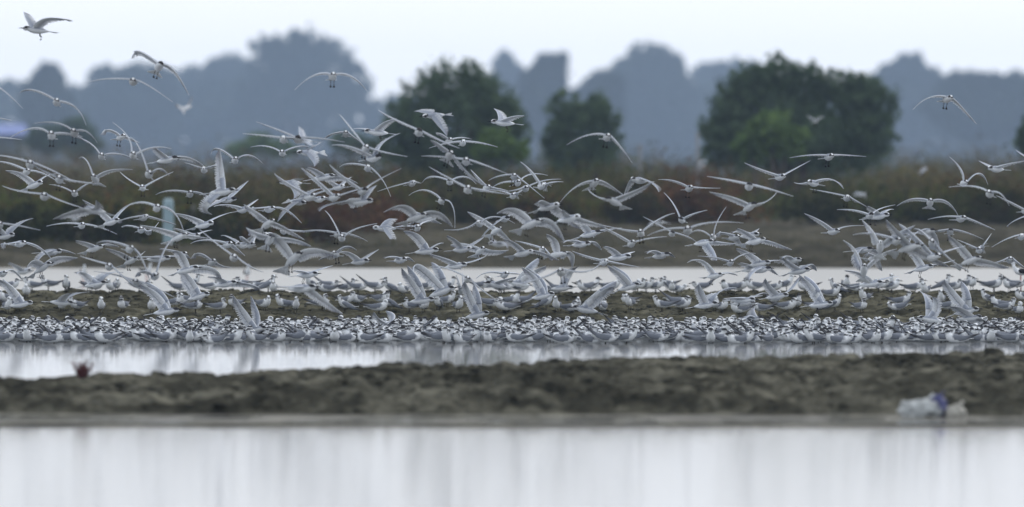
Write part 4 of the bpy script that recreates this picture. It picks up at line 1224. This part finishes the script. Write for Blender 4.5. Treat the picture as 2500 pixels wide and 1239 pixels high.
STAND = [
    ('F', 285, 552, -75, 'a'), ('F', 430, 545, -65, 'a'), ('F', 590, 560, 0, 'a'), ('F', 790, 560, 30, 'a'), ('F', 855, 572, 65, 'a'), ('F', 985, 570, -20, 'h'), ('F', 1038, 556, 10, 'h'),
    ('F', 235, 620, 0, 'h'), ('F', 1240, 560, 90, 'l'), ('F', 1600, 575, 85, 'l'), ('F', 1720, 545, 80, 'a'), ('F', 1880, 565, 85, 'h'), ('F', 2170, 568, -80, 'h'), ('F', 2300, 560, -80, 'l'),
    ('F', 550, 745, 20, 'h'), ('F', 675, 750, -40, 'a'), ('F', 902, 748, 0, 'a'), ('F', 1090, 750, -20, 'p'), ('F', 1350, 745, 0, 'h'), ('F', 1560, 715, 60, 'a'), ('F', 1740, 748, 80, 'p'), ('F', 1960, 748, 85, 'p'),
    ('F', 65, 755, 20, 'a'), ('F', 30, 675, -30, 'h'), ('F', 140, 740, 60, 'h'), ('F', 2080, 720, -40, 'p'), ('F', 1640, 690, -60, 'h'), ('F', 100, 560, 80, 'h'),
    ('G', 200, 642, 80, 'a'), ('G', 245, 655, 0, 'h'), ('G', 575, 625, -30, 'a'), ('G', 740, 622, 80, 'l'), ('G', 705, 655, -75, 'h'), ('G', 900, 612, 70, 'a'), ('G', 1000, 645, 80, 'l'), ('G', 1150, 645, 75, 'l'), ('G', 1285, 655, -75, 'a'),
    ('G', 1400, 665, -30, 'h'), ('G', 1620, 640, 60, 'p'), ('G', 1810, 640, 65, 'a'), ('G', 2110, 628, 60, 'a'), ('G', 2265, 600, 50, 'h'), ('G', 2300, 645, 85, 'l'),
    ('G', 165, 800, 40, 'h'), ('G', 340, 800, -60, 'a'), ('G', 442, 825, 10, 'a'), ('G', 680, 795, 80, 'p'), ('G', 880, 815, -65, 'a'), ('G', 905, 768, 55, 'a'), ('G', 985, 755, -40, 'h'), ('G', 1185, 832, 80, 'h'), ('G', 1215, 755, 50, 'h'),
    ('G', 1275, 795, -50, 'a'), ('G', 1455, 812, -75, 'p'), ('G', 1580, 812, 30, 'h'), ('G', 1712, 792, -15, 'a'), ('G', 1795, 765, 60, 'a'), ('G', 1890, 825, 20, 'a'), ('G', 2290, 822, -70, 'h'), ('G', 2180, 790, 85, 'l'), ('G', 2000, 770, 40, 'h'),
    ('H', 110, 642, 75, 'a'), ('H', 90, 605, 80, 'l'), ('H', 250, 650, 80, 'l'), ('H', 600, 655, 60, 'l'), ('H', 820, 645, -50, 'h'), ('H', 885, 612, 85, 'a1'), ('H', 1075, 612, 70, 'a'), ('H', 1375, 605, 65, 'a'), ('H', 1460, 585, 75, 'a'), ('H', 1560, 625, -55, 'p'),
    ('H', 1645, 600, 75, 'l'), ('H', 1605, 590, 0, 'h'), ('H', 2090, 570, -30, 'h1'), ('H', 2200, 578, 80, 'a'), ('H', 1270, 590, 40, 'a'), ('H', 1870, 640, -70, 'l'), ('H', 1300, 635, 80, 'h'), ('H', 560, 600, 85, 'l'),
    ('H', 125, 825, -75, 'h'), ('H', 180, 775, 65, 'a'), ('H', 265, 765, -65, 'l'), ('H', 485, 795, 60, 'a'), ('H', 580, 815, -10, 'a'), ('H', 700, 830, 60, 'h'), ('H', 760, 800, 10, 'h'), ('H', 930, 800, 25, 'h'), ('H', 992, 825, 170, 'h'),
    ('H', 1230, 795, -25, 'a'), ('H', 1205, 775, -60, 'p1'), ('H', 1515, 815, -75, 'a'), ('H', 1700, 805, 75, 'h'), ('H', 1660, 775, 80, 'l'), ('H', 1985, 800, 10, 'h'), ('H', 2200, 855, -60, 'h'), ('H', 2050, 815, 40, 'h'),
    ('I', 30, 570, 60, 'a'), ('I', 330, 575, 70, 'h'), ('I', 430, 590, 80, 'a'), ('I', 140, 625, -65, 'h'), ('I', 590, 640, -60, 'h'), ('I', 860, 635, -75, 'a'), ('I', 945, 610, 10, 'a'), ('I', 1050, 640, 75, 'h'), ('I', 1230, 625, 75, 'l'), ('I', 1335, 600, 10, 'a'), ('I', 1345, 635, 75, 'h'),
    ('I', 1550, 612, 78, 'a'), ('I', 1640, 655, -20, 'h'), ('I', 1800, 600, 70, 'a'), ('I', 1890, 595, 70, 'h'), ('I', 1980, 570, 60, 'a'), ('I', 2045, 600, 20, 'h'), ('I', 2235, 590, 78, 'a'), ('I', 2370, 580, -50, 'a1'), ('I', 2440, 605, 75, 'l'), ('I', 2240, 610, 70, 'h'),
    ('I', 830, 690, 60, 'a'), ('I', 850, 790, 60, 'a'), ('I', 525, 780, 10, 'a'), ('I', 440, 805, 65, 'h'), ('I', 190, 825, -65, 'a'), ('I', 1110, 730, -30, 'a'), ('I', 1085, 800, 40, 'p'), ('I', 1440, 760, 60, 'a'), ('I', 1395, 815, -70, 'l'), ('I', 1780, 745, -10, 'a'),
    ('I', 2180, 740, -70, 'a'), ('I', 2275, 790, -55, 'a'), ('I', 2355, 805, 65, 'a'), ('I', 2455, 835, 20, 'p'), ('I', 2485, 715, -60, 'h'), ('I', 1850, 800, 70, 'p'), ('I', 700, 800, 60, 'h'), ('I', 330, 740, 30, 'h'),
]
KN = {'a': 'alert', 'h': 'hunch', 'l': 'low', 'p': 'preen', 't': 'tall'}
recs = []
rr = np.random.default_rng(4242)
for (tile, tx_, ty_, yaw, kd) in STAND:
    x0, y0, sc = TILES[tile]
    px, py = x0 + tx_ / sc, y0 + ty_ / sc
    # walk along the sight line until it meets the islet's surface
    best = None
    dd = np.arange(112.4, 120.6, 0.05)
    below = CAM_H - (py - HORIZON) * dd / FPX <= islet_z((px - 1250.0) * dd / FPX, dd)
    if below.any():
        best = float(dd[below.argmax()])
    d = best if best else 120.0
    x = (px - 1250) * d / FPX
    kind = KN[kd[0]]
    if kind == 'alert' and rr.random() < 0.25:
        kind = 'tall'
    style = 1 if kd.endswith('1') else int(rr.choice([0, 0, 0, 0, 2, 1], p=[.25, .2, .2, .15, .14, .06]))
    hy = {'preen': 150.0}.get(kind, float(rr.choice([0, 0, 35, -35])))
    o = link("standing_tern", proto(kind, style, hy), cat="tern", group="terns standing on the mud islet")
    sc_ = rr.uniform(0.93, 1.06)
    o.scale = (sc_, sc_, sc_)
    o.location = (x, d, z1_of(islet_z, x, d) - 0.004)
    o.rotation_euler = (0, 0, math.radians(yaw) + math.pi)
    face = "facing the camera" if abs(yaw) < 25 else "facing away" if abs(yaw) > 120 else "turned right" if yaw > 0 else "turned left"
    pose = {'alert': "upright", 'tall': "upright", 'hunch': "hunched", 'low': "leaning low", 'preen': "preening"}[kind]
    recs.append(("far crest" if py < 722 else "near slope", pose + " and " + face, px, o))
for key in sorted({(a, b_) for a, b_, _, _ in recs}):
    grp = sorted([t for t in recs if (t[0], t[1]) == key], key=lambda t: t[2])
    for j, t in enumerate(grp):
        t[3]["label"] = "tern %s on the islet's %s, %s such from left" % (key[1], key[0], ordn(j + 1)) if len(grp) > 1 else "the one tern %s on the islet's %s" % (key[1], key[0])

# --- black-winged waders with long pink legs
st = bird_mesh("stilt_body", 'alert', 2, 0, True)
st.materials.append(M_BIRD)
for (px, d, yaw, lab) in [(203, 146.0, 15, "black-winged wader in far water above the standing terns near the left edge"),
                          (358, 148.0, 40, "black-winged wader in far water half hidden behind wings of landing terns"),
                          (603, 146.0, 15, "black-winged wader with long pink legs in far water below a slanting white wing"),
                          (2492, 120.4, -80, "black-winged wader standing on the islet crest at the right picture edge")]:
    x = (px - 1250) * d / FPX
    o = link("wading_stilt", st, cat="wader", group="black-winged waders", label=lab)
    zg = z1_of(islet_z, x, d) if d < 125 else -0.045
    o.location = (x, d, zg - 0.004); o.rotation_euler = (0, 0, math.radians(yaw) + math.pi)
    o.scale = (1.12, 1.12, 1.12)

# --- the crowd resting in the shallows: rows one behind the other, the near rows bird by bird
rr = np.random.default_rng(99)
rows = [(99.6, 62), (100.05, 64), (100.5, 66), (101.0, 66)]
cnt = 0
for ri, (d0, nb) in enumerate(rows):
    span = 2500 + 200
    row = []
    for j in range(nb):
        px = -100 + span * (j + 0.5 + rr.uniform(-0.7, 0.7)) / nb
        d = d0 + rr.uniform(-0.35, 0.4) + 0.7 * float(vnoise(np.array([px * 0.009]), np.array([0.0]), 33)[0])
        x = (px - 1250) * d / FPX
        yaw = float(rr.choice([rr.normal(75, 18), rr.normal(-70, 20), rr.normal(10, 30), rr.uniform(-180, 180)], p=[.46, .24, .18, .12]))
        kind = str(rr.choice(['hunch', 'alert', 'low', 'preen'], p=[.42, .32, .18, .08]))
        style = int(rr.choice([0, 2, 1], p=[.6, .08, .32]))
        hy = {'preen': 150.0}.get(kind, float(rr.choice([0, 0, 35, -35])))
        o = link("resting_tern", proto(kind, style, hy), cat="tern", group="terns resting in the shallows")
        sc_ = rr.uniform(0.95, 1.08); o.scale = (sc_, sc_, sc_)
        o.location = (x, d, -0.054 + rr.uniform(-0.01, 0.014)); o.rotation_euler = (rr.normal(0, 0.04), 0, math.radians(yaw) + math.pi)
        row.append((px, o))
    for j, (px, o) in enumerate(sorted(row, key=lambda t: t[0])):
        o["label"] = "resting tern in the shallows, %s from left in the %s row from the front" % (ordn(j + 1), ordn(ri + 1))

# the packed birds behind them, past counting, as one crowd
VS, CS, TS, off = [], [], [], 0
src = []
for key in [('hunch', 0, 0.0), ('alert', 0, 0.0), ('hunch', 2, 35.0), ('alert', 2, 0.0), ('hunch', 0, -35.0), ('low', 0, 0.0), ('alert', 1, 0.0), ('hunch', 1, 35.0)]:
    me = bird_mesh("crowd_source", *key, ns=5, nb=8)
    v = np.zeros(len(me.vertices) * 3); me.vertices.foreach_get("co", v); v = v.reshape(-1, 3)
    cc = np.zeros(len(me.vertices) * 4); me.color_attributes["tint"].data.foreach_get("color", cc)
    tri = []
    for p_ in me.polygons:
        vs = list(p_.vertices)
        if max(v[i_, 2] for i_ in vs) < 0.03:
            continue                                     # legs under water
        tri += [(vs[0], vs[k_], vs[k_ + 1]) for k_ in range(1, len(vs) - 1)]
    src.append((v, np.array(tri, np.int32), cc.reshape(-1, 4)[:, :3]))
    bpy.data.meshes.remove(me)
for d0 in np.arange(101.5, 107.9, 0.42):
    nb = 62 if d0 < 107 else 66
    for j in range(nb):
        px = -120 + 2740 * (j + 0.5 + rr.uniform(-0.48, 0.48)) / nb
        d = d0 + rr.uniform(-0.22, 0.22)
        if rr.random() < 0.12:
            continue
        x = (px - 1250) * d / FPX
        yaw = math.radians(float(rr.choice([rr.normal(75, 22), rr.normal(-70, 25), rr.uniform(-180, 180)], p=[.55, .25, .2]))) + math.pi
        v, tri, cc = src[int(rr.choice(8, p=[.24, .2, .08, .06, .14, .1, .1, .08]))]
        sc_ = rr.uniform(0.93, 1.08)
        cz, sz = math.cos(yaw), math.sin(yaw)
        q = v * sc_
        q = np.stack([q[:, 0] * cz - q[:, 1] * sz + x, q[:, 0] * sz + q[:, 1] * cz + d, q[:, 2] - 0.05 + rr.uniform(-.012, .02)], 1)
        VS.append(q); CS.append(cc * rr.uniform(.9, 1.05)); TS.append(tri + off); off += len(v)
VS = np.concatenate(VS).astype(np.float32); TS = np.concatenate(TS).astype(np.int32); CS = np.concatenate(CS)
me = bpy.data.meshes.new("resting_flock")
me.vertices.add(len(VS)); me.vertices.foreach_set("co", VS.ravel())
me.loops.add(TS.size); me.loops.foreach_set("vertex_index", TS.ravel())
me.polygons.add(len(TS))
me.polygons.foreach_set("loop_start", np.arange(len(TS), dtype=np.int32) * 3); me.polygons.foreach_set("loop_total", np.full(len(TS), 3, np.int32))
me.polygons.foreach_set("use_smooth", np.ones(len(TS), bool))
ca = me.color_attributes.new("tint", 'FLOAT_COLOR', 'POINT')
c4 = np.ones((len(VS), 4), np.float32); c4[:, :3] = CS; ca.data.foreach_set("color", c4.ravel())
me.update(calc_edges=True)
link("resting_flock", me, M_BIRD, label="packed crowd of resting terns behind the front rows in the shallows", cat="flock", kind="stuff")

# ------------------------------------------------------------------ haze: even air round the whole place
V, F = box(-2520, 2520, -75, 2520, -1.6, 38.0)
hz = make_mesh("haze", V, F, None, True)
M_HAZE = bpy.data.materials.new("haze"); M_HAZE.use_nodes = True
n = M_HAZE.node_tree.nodes; n.remove(n["Principled BSDF"])
pv = n.new("ShaderNodeVolumePrincipled")
pv.inputs["Color"].default_value = (0.52, 0.7, 0.98, 1)
pv.inputs["Density"].default_value = 0.00021
pv.inputs["Anisotropy"].default_value = 0.5
M_HAZE.node_tree.links.new(pv.outputs["Volume"], n["Material Output"].inputs["Volume"])
link("haze", hz, M_HAZE, label="pale blue evening haze over the marsh", cat="haze", kind="stuff")
